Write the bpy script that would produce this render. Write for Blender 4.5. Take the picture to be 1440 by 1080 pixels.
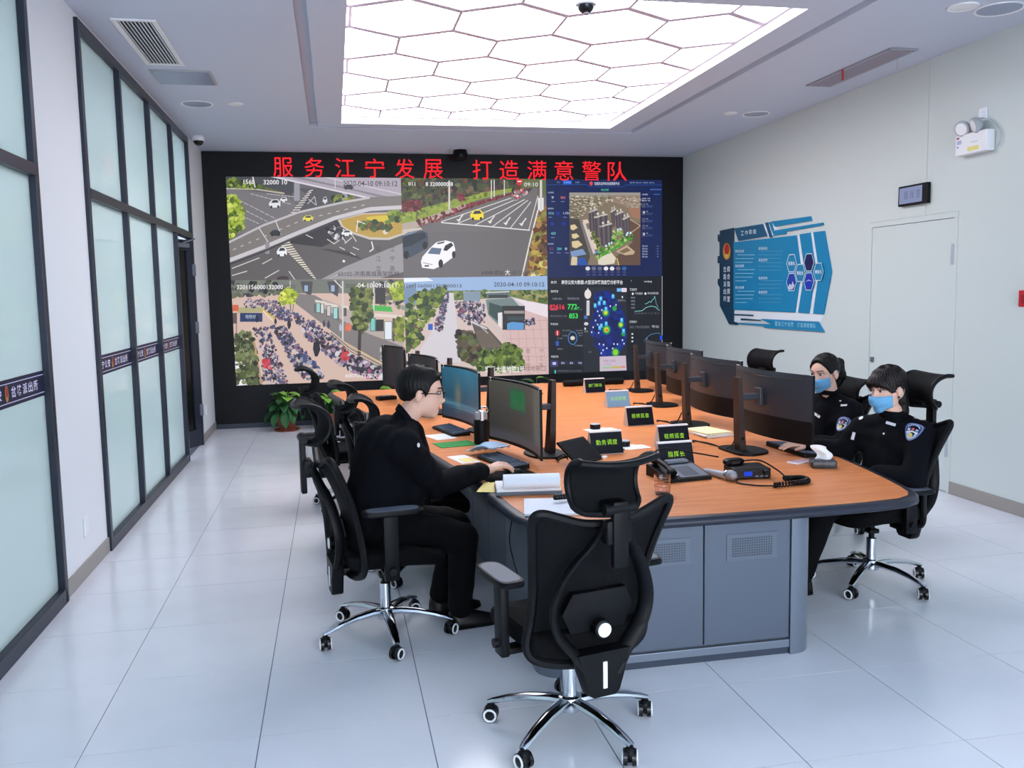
import bpy, bmesh, math, random
import numpy as np
from mathutils import Vector, Matrix
from mathutils.bvhtree import BVHTree
random.seed(7)
PI = math.pi
scene = bpy.context.scene
COL = scene.collection
for o in list(bpy.data.objects): bpy.data.objects.remove(o)

# ------------------------------------------------------------------ camera
CAM_H, FOC = 1.7, 1240.4
def cam_rot(y, p, r):
    fwd = np.array([math.sin(y)*math.cos(p), math.cos(y)*math.cos(p), -math.sin(p)])
    right = np.array([math.cos(y), -math.sin(y), 0.0]); down = np.cross(fwd, right)
    return np.stack([math.cos(r)*right+math.sin(r)*down, -math.sin(r)*right+math.cos(r)*down, fwd])
RC = cam_rot(.1973, .1036, .0181)
cd = bpy.data.cameras.new('camera'); cam = bpy.data.objects.new('camera', cd); COL.objects.link(cam)
cd.sensor_fit = 'HORIZONTAL'; cd.sensor_width = 36.0; cd.lens = 36.0*FOC/1440.0; cd.clip_start = .05
cam.matrix_world = Matrix(((RC[0][0], -RC[1][0], -RC[2][0], 0), (RC[0][1], -RC[1][1], -RC[2][1], 0), (RC[0][2], -RC[1][2], -RC[2][2], CAM_H), (0, 0, 0, 1)))
scene.camera = cam
# measurements read off the photograph, laid onto real planes of the room
def ray(px, py): return RC.T @ np.array([(px-720)/FOC, (py-540)/FOC, 1.0])
def on_y(px, py, y):
    d = ray(px, py); t = y/d[1]; return (d[0]*t, y, CAM_H+d[2]*t)
def on_x(px, py, x):
    d = ray(px, py); t = x/d[0]; return (x, d[1]*t, CAM_H+d[2]*t)
def on_z(px, py, z):
    d = ray(px, py); t = (z-CAM_H)/d[2]; return (d[0]*t, d[1]*t, z)

# ------------------------------------------------------------------ world, light level
w = bpy.data.worlds.new('world'); scene.world = w; w.use_nodes = True
w.node_tree.nodes['Background'].inputs[0].default_value = (.86, .92, 1.0, 1)
w.node_tree.nodes['Background'].inputs[1].default_value = 6.0
PANEL_LIGHT = 4.4          # strength of the hexagon ceiling light
CORRIDOR_FILL = 11.5       # strength of the fill lamps added behind the frosted glass
vs = scene.view_settings
vs.view_transform = 'Standard'; vs.look = 'None'; vs.exposure = 0.54; vs.gamma = 1.0; vs.use_curve_mapping = False
scene.cycles.use_denoising = True; scene.cycles.use_adaptive_sampling = True; scene.cycles.adaptive_threshold = .03
scene.cycles.max_bounces = 7; scene.cycles.diffuse_bounces = 4; scene.cycles.glossy_bounces = 4
scene.cycles.transparent_max_bounces = 12
scene.cycles.sample_clamp_indirect = 6.0
scene.cycles.caustics_reflective = False; scene.cycles.caustics_refractive = False

# ------------------------------------------------------------------ room numbers (metres)
XL, XR, YV, YB, ZC = -1.56, 4.876, 11.88, -2.2, 3.54
ZT = .70                                          # top of the console worktop

# ------------------------------------------------------------------ materials
def lin(c):
    c = [v/255.0 for v in c]
    return tuple((v/12.92 if v <= .04045 else ((v+.055)/1.055)**2.4) for v in c)
MATS = {}
def mat(name, rgb, rough=.5, metal=0.0, spec=.5, bump=0.0, bscale=200.0, vary=0.0, vscale=8.0, trans=0.0, emit=0.0, coat=0.0, sheen=0.0, alpha=1.0, stretch=None, ior=1.45):
    if name in MATS: return MATS[name]
    m = bpy.data.materials.new(name); m.use_nodes = True; nt = m.node_tree; b = nt.nodes['Principled BSDF']
    col = (*lin(rgb), 1)
    b.inputs['Base Color'].default_value = col; b.inputs['Roughness'].default_value = rough
    b.inputs['Metallic'].default_value = metal; b.inputs['Specular IOR Level'].default_value = spec
    b.inputs['Transmission Weight'].default_value = trans; b.inputs['IOR'].default_value = ior
    b.inputs['Coat Weight'].default_value = coat; b.inputs['Sheen Weight'].default_value = sheen
    b.inputs['Alpha'].default_value = alpha
    if emit: b.inputs['Emission Color'].default_value = col; b.inputs['Emission Strength'].default_value = emit
    if bump or vary:
        tc = nt.nodes.new('ShaderNodeTexCoord'); src = tc.outputs['Object']
        if stretch:
            mp = nt.nodes.new('ShaderNodeMapping'); mp.inputs['Scale'].default_value = stretch
            nt.links.new(src, mp.inputs['Vector']); src = mp.outputs['Vector']
    if vary:
        n = nt.nodes.new('ShaderNodeTexNoise'); n.inputs['Scale'].default_value = vscale; n.inputs['Detail'].default_value = 5
        nt.links.new(src, n.inputs['Vector'])
        r = nt.nodes.new('ShaderNodeValToRGB')
        r.color_ramp.elements[0].position = .3; r.color_ramp.elements[1].position = .7
        r.color_ramp.elements[0].color = (*[v*(1-vary) for v in col[:3]], 1)
        r.color_ramp.elements[1].color = (*[min(1, v*(1+vary)) for v in col[:3]], 1)
        nt.links.new(n.outputs['Fac'], r.inputs['Fac']); nt.links.new(r.outputs['Color'], b.inputs['Base Color'])
    if bump:
        n = nt.nodes.new('ShaderNodeTexNoise'); n.inputs['Scale'].default_value = bscale; n.inputs['Detail'].default_value = 3
        nt.links.new(src, n.inputs['Vector'])
        bp = nt.nodes.new('ShaderNodeBump'); bp.inputs['Strength'].default_value = bump; bp.inputs['Distance'].default_value = .002
        nt.links.new(n.outputs['Fac'], bp.inputs['Height']); nt.links.new(bp.outputs['Normal'], b.inputs['Normal'])
    MATS[name] = m; return m
def emission(name, rgb, strength, sample=True):
    m = bpy.data.materials.new(name); m.use_nodes = True; nt = m.node_tree
    nt.nodes.remove(nt.nodes['Principled BSDF']); e = nt.nodes.new('ShaderNodeEmission')
    e.inputs[0].default_value = (*lin(rgb), 1); e.inputs[1].default_value = strength
    nt.links.new(e.outputs[0], nt.nodes['Material Output'].inputs[0])
    if not sample: m.cycles.emission_sampling = 'NONE'
    MATS[name] = m; return m
def picture_material(name, strength, gloss=True):
    """a lit display: the colours of its picture (a colour attribute) are given off as light, under a dark glossy face"""
    m = bpy.data.materials.new(name); m.use_nodes = True; nt = m.node_tree; b = nt.nodes['Principled BSDF']
    a = nt.nodes.new('ShaderNodeVertexColor'); a.layer_name = 'Col'
    b.inputs['Base Color'].default_value = (.01, .01, .012, 1); b.inputs['Roughness'].default_value = .35 if gloss else .7
    b.inputs['Specular IOR Level'].default_value = .3 if gloss else .1
    nt.links.new(a.outputs['Color'], b.inputs['Emission Color']); b.inputs['Emission Strength'].default_value = strength
    m.cycles.emission_sampling = 'NONE'
    MATS[name] = m; return m
def print_material(name, rough=.45):
    """flat print: the ink colours come from a colour attribute"""
    m = bpy.data.materials.new(name); m.use_nodes = True; nt = m.node_tree; b = nt.nodes['Principled BSDF']
    a = nt.nodes.new('ShaderNodeVertexColor'); a.layer_name = 'Col'
    nt.links.new(a.outputs['Color'], b.inputs['Base Color']); b.inputs['Roughness'].default_value = rough
    MATS[name] = m; return m
def wood_material():
    m = bpy.data.materials.new('orange_wood'); m.use_nodes = True; nt = m.node_tree; b = nt.nodes['Principled BSDF']
    tc = nt.nodes.new('ShaderNodeTexCoord'); mp = nt.nodes.new('ShaderNodeMapping'); mp.inputs['Scale'].default_value = (.9, 14, 1)
    nt.links.new(tc.outputs['Object'], mp.inputs['Vector'])
    n = nt.nodes.new('ShaderNodeTexNoise'); n.inputs['Scale'].default_value = 3.0; n.inputs['Detail'].default_value = 8; n.inputs['Roughness'].default_value = .65
    n.inputs['Distortion'].default_value = .6
    nt.links.new(mp.outputs['Vector'], n.inputs['Vector'])
    r = nt.nodes.new('ShaderNodeValToRGB'); e = r.color_ramp.elements
    e[0].position = .28; e[0].color = (*lin((202, 114, 60)), 1); e[1].position = .72; e[1].color = (*lin((236, 156, 98)), 1)
    k = e.new(.5); k.color = (*lin((220, 135, 78)), 1)
    nt.links.new(n.outputs['Fac'], r.inputs['Fac']); nt.links.new(r.outputs['Color'], b.inputs['Base Color'])
    b.inputs['Roughness'].default_value = .38; b.inputs['Specular IOR Level'].default_value = .4
    MATS['orange_wood'] = m; return m
def frosted_material():
    m = bpy.data.materials.new('frosted_glass'); m.use_nodes = True; nt = m.node_tree; b = nt.nodes['Principled BSDF']
    b.inputs['Base Color'].default_value = (*lin((206, 218, 216)), 1); b.inputs['Roughness'].default_value = .07
    b.inputs['Specular IOR Level'].default_value = .65
    t = nt.nodes.new('ShaderNodeBsdfTranslucent'); t.inputs[0].default_value = (*lin((222, 232, 230)), 1)
    mx = nt.nodes.new('ShaderNodeMixShader'); mx.inputs[0].default_value = .45
    nt.links.new(b.outputs[0], mx.inputs[1]); nt.links.new(t.outputs[0], mx.inputs[2])
    nt.links.new(mx.outputs[0], nt.nodes['Material Output'].inputs[0])
    MATS['frosted_glass'] = m; return m

mat('paint_white', (226, 231, 236), .6, bump=.05, bscale=60)
mat('wall_panel', (202, 212, 211), .35, spec=.4)
mat('ceiling_white', (196, 208, 226), .7)
mat('tile_white', (218, 222, 231), .16, spec=.5, vary=.03, vscale=3)
mat('grout', (92, 100, 116), .8)
mat('hatch_grey', (150, 164, 188), .25)
mat('lattice_grey', (204, 194, 213), .6)
mat('taupe', (150, 146, 142), .5)
mat('frame_dark', (40, 46, 60), .35, metal=.3, vary=.08)
mat('black_panel', (7, 10, 17), .5, spec=.3)
mat('black_plastic', (6, 8, 12), .5, spec=.25, bump=.08, bscale=400)
mat('black_gloss', (10, 12, 16), .2)
mat('black_fabric', (4, 5, 8), .9, spec=.2, bump=.3, bscale=700)
mat('chair_mesh', (6, 8, 12), .8, spec=.25, bump=.5, bscale=900)
mat('arm_grey', (92, 100, 116), .5)
mat('chrome', (205, 210, 218), .14, metal=1.0)
mat('grey_plastic', (98, 106, 118), .45)
mat('light_grey', (172, 178, 186), .45)
mat('white_plastic', (232, 235, 240), .4)
mat('cabinet_grey', (88, 97, 111), .38, metal=.25, spec=.5)
mat('cabinet_column', (116, 125, 139), .34, metal=.45)
mat('cabinet_dark', (52, 60, 76), .45)
mat('edge_black', (32, 37, 51), .38)
mat('monitor_back', (46, 51, 60), .42, bump=.1, bscale=300)
mat('stand_brown', (56, 42, 38), .4, metal=.3)
mat('navy_cloth', (5, 7, 15), .92, spec=.2, bump=.25, bscale=350, vary=.12, vscale=14)
mat('trouser_cloth', (4, 5, 9), .92, spec=.2, bump=.25, bscale=350)
mat('shoe_black', (7, 8, 11), .45)
mat('skin', (222, 178, 158), .5, vary=.05, vscale=18)
mat('hair', (7, 6, 8), .5, spec=.3, bump=.8, bscale=260, vary=.9, vscale=70, stretch=(1, 1, .12))
mat('hair_brown', (20, 12, 13), .48, spec=.35, bump=.8, bscale=260, vary=.7, vscale=70, stretch=(1, 1, .12))
mat('mask_blue', (104, 170, 216), .75, bump=.2, bscale=500)
mat('paper', (236, 238, 242), .7)
mat('paper_yellow', (240, 222, 140), .7)
mat('leaf_bright', (118, 178, 58), .45, vary=.25, vscale=9)
mat('leaf_dark', (34, 88, 42), .4, vary=.3, vscale=9)
mat('terracotta', (140, 70, 52), .7)
mat('soil', (50, 38, 30), .9)
mat('green_mat', (30, 140, 62), .7, vary=.25, vscale=20)
mat('red_plastic', (190, 24, 44), .4)
mat('clear_glass', (245, 232, 232), .03, trans=1.0, ior=1.45)
mat('silver_mesh', (150, 152, 160), .45, metal=.8, bump=.8, bscale=900)
mat('brass', (170, 140, 80), .35, metal=.9)
mat('tape_red', (176, 60, 60), .6)
wood_material(); frosted_material()
emission('panel_light', (250, 248, 255), PANEL_LIGHT)
emission('corridor_fill_light', (238, 246, 255), CORRIDOR_FILL)
emission('led_red', (255, 40, 50), .9, False)
emission('led_green', (150, 205, 60), 1.0, False)
emission('lcd_blue', (40, 70, 200), .8, False)
picture_material('screen_picture', .72); picture_material('sign_picture', 1.0)
print_material('print_ink')

# ------------------------------------------------------------------ mesh builder
class MB:
    def __init__(s): s.v = []; s.f = []; s.c = []
    def add(s, verts, faces, col=None):
        n = len(s.v); s.v += [tuple(p) for p in verts]; s.f += [tuple(i+n for i in f) for f in faces]; s.c += [col]*len(faces); return s
    def box(s, x0, x1, y0, y1, z0, z1):
        return s.add([(x0,y0,z0),(x1,y0,z0),(x1,y1,z0),(x0,y1,z0),(x0,y0,z1),(x1,y0,z1),(x1,y1,z1),(x0,y1,z1)],
            [(0,3,2,1),(4,5,6,7),(0,1,5,4),(1,2,6,5),(2,3,7,6),(3,0,4,7)])
    def cbox(s, x0, x1, y0, y1, z0, z1, b=.004):
        """box with chamfered edges"""
        b = min(b, (x1-x0)*.45, (y1-y0)*.45, (z1-z0)*.45)
        bm = bmesh.new(); bmesh.ops.create_cube(bm, size=1)
        for v in bm.verts: v.co = ((x0+x1)/2+v.co.x*(x1-x0), (y0+y1)/2+v.co.y*(y1-y0), (z0+z1)/2+v.co.z*(z1-z0))
        bmesh.ops.bevel(bm, geom=list(bm.edges), offset=b, segments=2, affect='EDGES', profile=.5)
        return s.frombm(bm)
    def frombm(s, bm):
        bm.verts.index_update(); s.add([v.co[:] for v in bm.verts], [[v.index for v in f.verts] for f in bm.faces]); bm.free(); return s
    def prism(s, poly, z0, z1, axis='z'):
        """poly: list of 2-D points; extruded along axis"""
        n = len(poly)
        def P(a, b, h): return {'z': (a, b, h), 'y': (a, h, b), 'x': (h, a, b)}[axis]
        s.add([P(a, b, z0) for a, b in poly]+[P(a, b, z1) for a, b in poly],
              [tuple(range(n-1, -1, -1)), tuple(range(n, 2*n))]+[(i, (i+1) % n, n+(i+1) % n, n+i) for i in range(n)]); return s
    def ring(s, pts): pass
    def tube(s, path, r, n=10, cap=True, flat=None):
        """tube along a path; r a number or list; flat=(su,sv) squashes the section"""
        path = [Vector(p) for p in path]; m = len(path)
        rs = r if isinstance(r, (list, tuple)) else [r]*m
        tang = [(path[min(i+1, m-1)]-path[max(i-1, 0)]).normalized() for i in range(m)]
        up = Vector((0, 0, 1)) if abs(tang[0].z) < .9 else Vector((1, 0, 0))
        u = tang[0].cross(up).normalized(); V = []
        for i in range(m):
            t = tang[i]; u = (u-t*u.dot(t)); u = u.normalized() if u.length > 1e-6 else t.orthogonal().normalized()
            q = t.cross(u)
            su, sv = flat if flat else (1, 1)
            for k in range(n):
                a = 2*PI*k/n; V.append(path[i]+u*(math.cos(a)*rs[i]*su)+q*(math.sin(a)*rs[i]*sv))
        F = [(i*n+k, i*n+(k+1) % n, (i+1)*n+(k+1) % n, (i+1)*n+k) for i in range(m-1) for k in range(n)]
        if cap: F += [tuple(range(n-1, -1, -1)), tuple((m-1)*n+k for k in range(n))]
        return s.add(V, F)
    def lathe(s, prof, c=(0, 0, 0), n=24, axis='z'):
        """prof: list of (r, h)"""
        V = []; m = len(prof)
        for r, h in prof:
            for k in range(n):
                a = 2*PI*k/n; x, y = r*math.cos(a), r*math.sin(a)
                p = {'z': (x, y, h), 'x': (h, x, y), 'y': (y, h, x)}[axis]
                V.append((c[0]+p[0], c[1]+p[1], c[2]+p[2]))
        F = [(i*n+k, i*n+(k+1) % n, (i+1)*n+(k+1) % n, (i+1)*n+k) for i in range(m-1) for k in range(n)]
        F += [tuple(range(n-1, -1, -1)), tuple((m-1)*n+k for k in range(n))]
        return s.add(V, F)
    def ellipsoid(s, c, r, n=20, m=12, rot=None):
        V = []; rot = rot or Matrix.Identity(3)
        for i in range(m+1):
            t = PI*i/m
            for k in range(n):
                a = 2*PI*k/n
                V.append(Vector(c)+rot @ Vector((r[0]*math.sin(t)*math.cos(a), r[1]*math.sin(t)*math.sin(a), r[2]*math.cos(t))))
        F = [(i*n+k, (i+1)*n+k, (i+1)*n+(k+1) % n, i*n+(k+1) % n) for i in range(m) for k in range(n)]
        return s.add(V, F)
    def cone(s, p0, r0, p1, r1, n=14):
        """round-ended tapered limb"""
        p0, p1 = Vector(p0), Vector(p1); d = (p1-p0); L = d.length
        if L < 1e-6: return s.ellipsoid(p0, (r0,)*3)
        t = d/L; path = []; rs = []
        for k in range(5): a = PI/2*k/4; path.append(p0-t*(r0*math.cos(a))); rs.append(max(r0*math.sin(a), 1e-4))
        for k in range(1, 4): path.append(p0+d*(k/4)); rs.append(r0+(r1-r0)*k/4)
        for k in range(5): a = PI/2*(4-k)/4; path.append(p1+t*(r1*math.cos(a))); rs.append(max(r1*math.sin(a), 1e-4))
        return s.tube(path, rs, n)
    def sheet(s, P, thick=None):
        """grid of points P[i][j]; thick: extruded along the local normal"""
        n, m = len(P), len(P[0]); G = [[Vector(p) for p in row] for row in P]
        V = [p for row in G for p in row]
        F = [(i*m+j, i*m+j+1, (i+1)*m+j+1, (i+1)*m+j) for i in range(n-1) for j in range(m-1)]
        if not thick: return s.add(V, F)
        N = []
        for i in range(n):
            for j in range(m):
                a = G[min(i+1, n-1)][j]-G[max(i-1, 0)][j]; b = G[i][min(j+1, m-1)]-G[i][max(j-1, 0)]
                q = a.cross(b); N.append(q.normalized() if q.length > 1e-9 else Vector((0, 0, 1)))
        k = n*m; W = V+[V[i]+N[i]*thick for i in range(k)]
        F2 = F+[tuple(k+i for i in reversed(f)) for f in F]
        bd = [(0, j) for j in range(m)]+[(i, m-1) for i in range(1, n)]+[(n-1, j) for j in range(m-2, -1, -1)]+[(i, 0) for i in range(n-2, 0, -1)]
        bi = [i*m+j for i, j in bd]; L = len(bi)
        F2 += [(bi[(q+1) % L], bi[q], k+bi[q], k+bi[(q+1) % L]) for q in range(L)]
        return s.add(W, F2)
    def mesh(s, name, material=None, smooth=False, colors=False):
        me = bpy.data.meshes.new(name); me.from_pydata([tuple(v) for v in s.v], [], s.f)
        if material:
            for mm in (material if isinstance(material, (list, tuple)) else [material]): me.materials.append(MATS[mm])
        if colors:
            at = me.color_attributes.new('Col', 'FLOAT_COLOR', 'CORNER'); data = np.zeros((len(me.loops), 4), np.float32)
            k = 0
            for f, c in zip(s.f, s.c):
                data[k:k+len(f)] = (*lin(c), 1); k += len(f)
            at.data.foreach_set('color', data.ravel())
        else:
            bm = bmesh.new(); bm.from_mesh(me); bmesh.ops.recalc_face_normals(bm, faces=bm.faces[:]); bm.to_mesh(me); bm.free()
        if smooth:
            me.polygons.foreach_set('use_smooth', [True]*len(me.polygons))
            if smooth != 'all':
                me.set_sharp_from_angle(angle=math.radians(smooth if isinstance(smooth, (int, float)) and smooth > 1 else 38))
        me.update(); return me
    def build(s, name, material, parent=None, smooth=False, colors=False):
        return link(name, s.mesh(name, material, smooth, colors), parent)
def link(name, me, parent=None):
    o = bpy.data.objects.new(name, me); COL.objects.link(o)
    if parent is not None: o.parent = parent
    return o
def empty(name, loc=(0, 0, 0), rz=0.0):
    o = bpy.data.objects.new(name, None); COL.objects.link(o); o.location = loc; o.rotation_euler = (0, 0, rz); o.empty_display_size = .1; return o
def tag(o, label=None, cat=None, group=None, kind=None):
    if label: o['label'] = label
    if cat: o['category'] = cat
    if group: o['group'] = group
    if kind: o['kind'] = kind
    return o
def copy_tree(o, parent=None):
    kids = [c for c in o.children]
    c = o.copy(); COL.objects.link(c); c.parent = parent
    for ch in kids: copy_tree(ch, c)
    return c
def catmull(pts, n=6, closed=False):
    P = [np.array(p, float) for p in pts]; m = len(P); out = []
    for i in range(m if closed else m-1):
        p0 = P[(i-1) % m] if closed or i > 0 else P[0]; p1 = P[i]; p2 = P[(i+1) % m]; p3 = P[(i+2) % m] if closed or i+2 < m else P[-1]
        for k in range(n):
            t = k/n; out.append(tuple(.5*((2*p1)+(-p0+p2)*t+(2*p0-5*p1+4*p2-p3)*t*t+(-p0+3*p1-3*p2+p3)*t**3)))
    if not closed: out.append(tuple(P[-1]))
    return out
def rounded(x0, x1, y0, y1, r, n=6):
    out = []
    for cx, cy, a0 in ((x1-r, y1-r, 0), (x0+r, y1-r, 90), (x0+r, y0+r, 180), (x1-r, y0+r, 270)):
        for k in range(n+1):
            a = math.radians(a0+90*k/n); out.append((cx+r*math.cos(a), cy+r*math.sin(a)))
    return out
# text: the lettering of Blender's built-in font as flat polygons, 2-D, unit cap height, left aligned
TXT = {}
def text_polys(body, bold=0.0):
    key = (body, bold)
    if key in TXT: return TXT[key]
    c = bpy.data.curves.new('t', 'FONT'); c.body = body; c.size = 1.0; c.resolution_u = 2; c.offset = bold
    o = bpy.data.objects.new('t', c); COL.objects.link(o)
    dg = bpy.context.evaluated_depsgraph_get(); dg.update()
    me = bpy.data.meshes.new_from_object(o.evaluated_get(dg))
    V = [(v.co.x, v.co.y) for v in me.vertices]; F = [tuple(p.vertices) for p in me.polygons]
    bpy.data.objects.remove(o); bpy.data.curves.remove(c); bpy.data.meshes.remove(me)
    if V:
        x0 = min(v[0] for v in V); x1 = max(v[0] for v in V); y0 = min(v[1] for v in V); y1 = max(v[1] for v in V)
        V = [((x-x0)/(x1-x0), (y-y0)/(y1-y0)) for x, y in V]
    TXT[key] = (V, F); return TXT[key]
def put_text(mb, body, P, col=None, bold=0.0):
    """P(u,v) maps the unit box of the word (u right, v up) into space"""
    V, F = text_polys(body, bold)
    mb.add([P(u, v) for u, v in V], F, col)
mat('key_grey', (84, 98, 118), .5); mat('mask_pale', (150, 190, 222), .75); mat('mask_pale2', (170, 198, 228), .75); mat('paper_lined', (226, 232, 242), .7)
mat('plate_side', (196, 186, 182), .5); mat('plate_screen', (5, 11, 26), .5, spec=.25); mat('plate_blue', (120, 158, 190), .25); mat('pack_dark', (58, 58, 62), .4, vary=.6, vscale=30); mat('phone_pink', (206, 170, 186), .2); mat('paper_cream', (240, 232, 186), .7)
mat('board_teal', (16, 128, 176), .35); mat('board_navy', (18, 58, 84), .35); mat('board_white', (222, 230, 236), .45)
mat('board_navy2', (18, 86, 124), .35); mat('red_dark', (150, 16, 32), .4); emission('lcd_lilac', (150, 160, 200), .55, False)
mat('eye_white', (190, 182, 178), .3)
mat('vent_grey', (150, 152, 166), .5)
mat('lip', (176, 112, 104), .5)
mat('vent_plate', (94, 103, 117), .4, metal=.25); mat('slot_grey', (62, 69, 80), .5); mat('lit_reveal_white', (244, 244, 248), .6)
# ================================================================== THE ROOM
def struct(name, mb, m, smooth=False): return tag(mb.build(name, m, None, smooth), kind='structure')
# floor: a bed with one mesh object for each tile, thin recessed joints
TS = .6495; TX0, TY0 = .3065, 3.4074
fl = struct('floor', MB().box(XL-.25, XR+.25, YB, YV+.2, -.08, -.003), 'grout')
i0 = int(math.floor((XL-TX0)/TS)); i1 = int(math.ceil((XR-TX0)/TS)); j0 = int(math.floor((YB-TY0)/TS)); j1 = int(math.ceil((YV+.1-TY0)/TS))
tile_mesh = {}
for i in range(i0, i1):
    for j in range(j0, j1):
        x0 = max(TX0+i*TS, XL-.02); x1 = min(TX0+(i+1)*TS, XR+.02); y0 = max(TY0+j*TS, YB); y1 = min(TY0+(j+1)*TS, YV+.12)
        if x1-x0 < .02 or y1-y0 < .02: continue
        key = (round(x1-x0, 3), round(y1-y0, 3))
        if key not in tile_mesh:
            g = .0017; hx, hy = key[0]/2-g, key[1]/2-g
            m = MB()
            m.box(-hx, hx, -hy, hy, -.003, 0)
            tile_mesh[key] = m.mesh('tile', 'tile_white')
        t = link('tile', tile_mesh[key], fl); t.location = ((x0+x1)/2, (y0+y1)/2, 0)
# ceiling with a shadow groove around the light tray
PX0, PX1, PY0, PY1, ZP = .155, 3.175, 5.58, 9.90, 3.625
GX0, GX1, GY0, GY1, GW = -.18, 3.45, 4.9, 10.10, .085
cb = MB()
T = ZC+.16
cb.box(XL-.2, GX0, YB-.1, YV+.2, ZC, T); cb.box(GX1+GW, XR+.2, YB-.1, YV+.2, ZC, T)
cb.box(GX0, GX1+GW, GY1+GW, YV+.2, ZC, T); cb.box(GX0, GX1+GW, YB-.1, GY0, ZC, T)
cb.box(GX0+GW, PX0, GY0+GW, GY1, ZC, T); cb.box(PX1, GX1, GY0+GW, GY1, ZC, T)
cb.box(PX0, PX1, PY1, GY1, ZC, T); cb.box(PX0, PX1, GY0+GW, PY0, ZC, T)
cb.box(GX0-.05, GX1+GW+.05, GY0-.05, GY1+GW+.05, ZC+.1605, ZC+.22)
cb.box(GX0, GX0+GW, GY0, GY1+GW, ZC+.06, T); cb.box(GX1, GX1+GW, GY0, GY1+GW, ZC+.06, T)
cb.box(GX0+GW, GX1, GY1, GY1+GW, ZC+.06, T); cb.box(GX0+GW, GX1, GY0, GY0+GW, ZC+.06, T)
struct('ceiling', cb, 'ceiling_white')
tr = MB(); tr.box(PX0, PX0+.0015, PY0, PY1, ZC+.001, ZP-.001); tr.box(PX1-.0015, PX1, PY0, PY1, ZC+.001, ZP-.001); tr.box(PX0+.0015, PX1-.0015, PY0, PY0+.0015, ZC+.001, ZP-.001); tr.box(PX0+.0015, PX1-.0015, PY1-.0015, PY1, ZC+.001, ZP-.001)  # added lining, whiter than the ceiling: the panel's glow on the reveal put into paint
struct('lit_reveal', tr, 'lit_reveal_white')
# walls
rw = MB(); rw.box(XL-2.3, XL+.35, YB-.15, YB, 0, T); rw.box(XR-.35, XR+.2, YB-.15, YB, 0, T); rw.box(XL+.35, XR-.35, YB-.15, YB, 0, .5); rw.box(XL+.35, XR-.35, YB-.15, YB, 3.1, T)
struct('wall_rear', rw, 'paint_white')
w3 = tag(empty('added_rear_window', (XL+.35, YB-.08, 0)), kind='structure')          # added window, out of view: lets in light to brighten the near floor
w3f = MB()
for k in range(5): x = (XR-XL-.76)*k/4; w3f.cbox(x, x+.06, -.04, .04, .5, 3.1, .003)
w3f.cbox(.06, XR-XL-.76, -.035, .035, .5, .56, .003); w3f.cbox(.06, XR-XL-.76, -.035, .035, 3.04, 3.1, .003); w3f.cbox(.06, XR-XL-.76, -.035, .035, 1.5, 1.55, .003)
w3f.build('frame', 'frame_dark', w3)
struct('wall_back', MB().box(XL-.2, XR+.2, YV+.1, YV+.25, 0, T), 'paint_white')
DY0, DY1, DZ = 6.285, 7.385, 2.23
wr = struct('wall_right', MB().box(XR+.022, XR+.2, YB, YV+.2, 0, T), 'cabinet_dark')
g = .002
for (y0, y1, z0, z1) in ((YB, 1.2-g, 0, ZC), (1.2+g, 3.9-g, 0, ZC), ):
    MB().box(XR, XR+.022, y0, y1, z0, z1).build('wall_panel', 'wall_panel', wr)
MB().prism([(3.9+g, 0), (DY0-.048, 0), (DY0-.048, DZ+.048), (6.64-g, DZ+.048), (6.64-g, ZC), (3.9+g, ZC)], XR, XR+.022, 'x').build('wall_panel', 'wall_panel', wr)
MB().prism([(DY1+.048, 0), (YV+.1, 0), (YV+.1, ZC), (6.64+g, ZC), (6.64+g, DZ+.048), (DY1+.048, DZ+.048)], XR, XR+.022, 'x').build('wall_panel', 'wall_panel', wr)
# flush white door in the right wall
d2 = tag(empty('door_2', (XR, (DY0+DY1)/2, 0)), kind='structure')
def loc(mb, o):       # shift a mesh built in room coordinates under an object that sits at o.location
    mb.v = [(x-o.location.x, y-o.location.y, z-o.location.z) for x, y, z in mb.v]; return mb
f = MB(); f.box(XR-.004, XR+.03, DY0-.046, DY0, 0, DZ+.046); f.box(XR-.004, XR+.03, DY1, DY1+.046, 0, DZ+.046); f.box(XR-.004, XR+.03, DY0, DY1, DZ, DZ+.046)
loc(f, d2).build('door_frame', 'wall_panel', d2)
lf = loc(MB().box(XR+.001, XR+.03, DY0+.004, DY1-.004, .008, DZ-.005), d2).build('door_leaf', 'wall_panel', d2)
h = MB().cbox(XR-.012, XR+.002, DY1-.075, DY1-.03, 1.0, 1.045, .004); h.cbox(XR-.02, XR-.01, DY1-.068, DY1-.04, 1.01, 1.035, .003)
loc(h, d2).build('lock', 'grey_plastic', d2)
for z in (1.86, .3):
    h = MB().cbox(XR-.012, XR+.002, DY0-.012, DY0+.016, z, z+.16, .003); h.tube([(XR-.012, DY0+.002, z-.004), (XR-.012, DY0+.002, z+.164)], .006)
    loc(h, d2).build('hinge', 'light_grey', d2, True)
struct('baseboard_right', MB().cbox(XR-.012, XR, YB, DY0-.047, 0, .1, .003).cbox(XR-.012, XR, DY1+.047, YV, 0, .1, .003), 'taupe')
# left wall: white piers between the glazing, lintel above it
WA0, WA1, WB0, WB1, ZH = YB, 5.275, 6.27, 10.68, 3.50
lw = MB(); lw.box(XL-.16, XL, WA1, WB0, 0, T); lw.box(XL-.16, XL, WB1, YV+.1, 0, T); lw.box(XL-.16, XL, YB, WA1, ZH, T); lw.box(XL-.16, XL, WB0, WB1, ZH, T)
struct('wall_left', lw, 'paint_white')
struct('baseboard_left', MB().cbox(XL, XL+.012, WA1+.002, WB0-.002, 0, .1, .003).cbox(XL, XL+.012, WB1+.002, YV-.002, 0, .1, .003), 'taupe')
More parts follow.
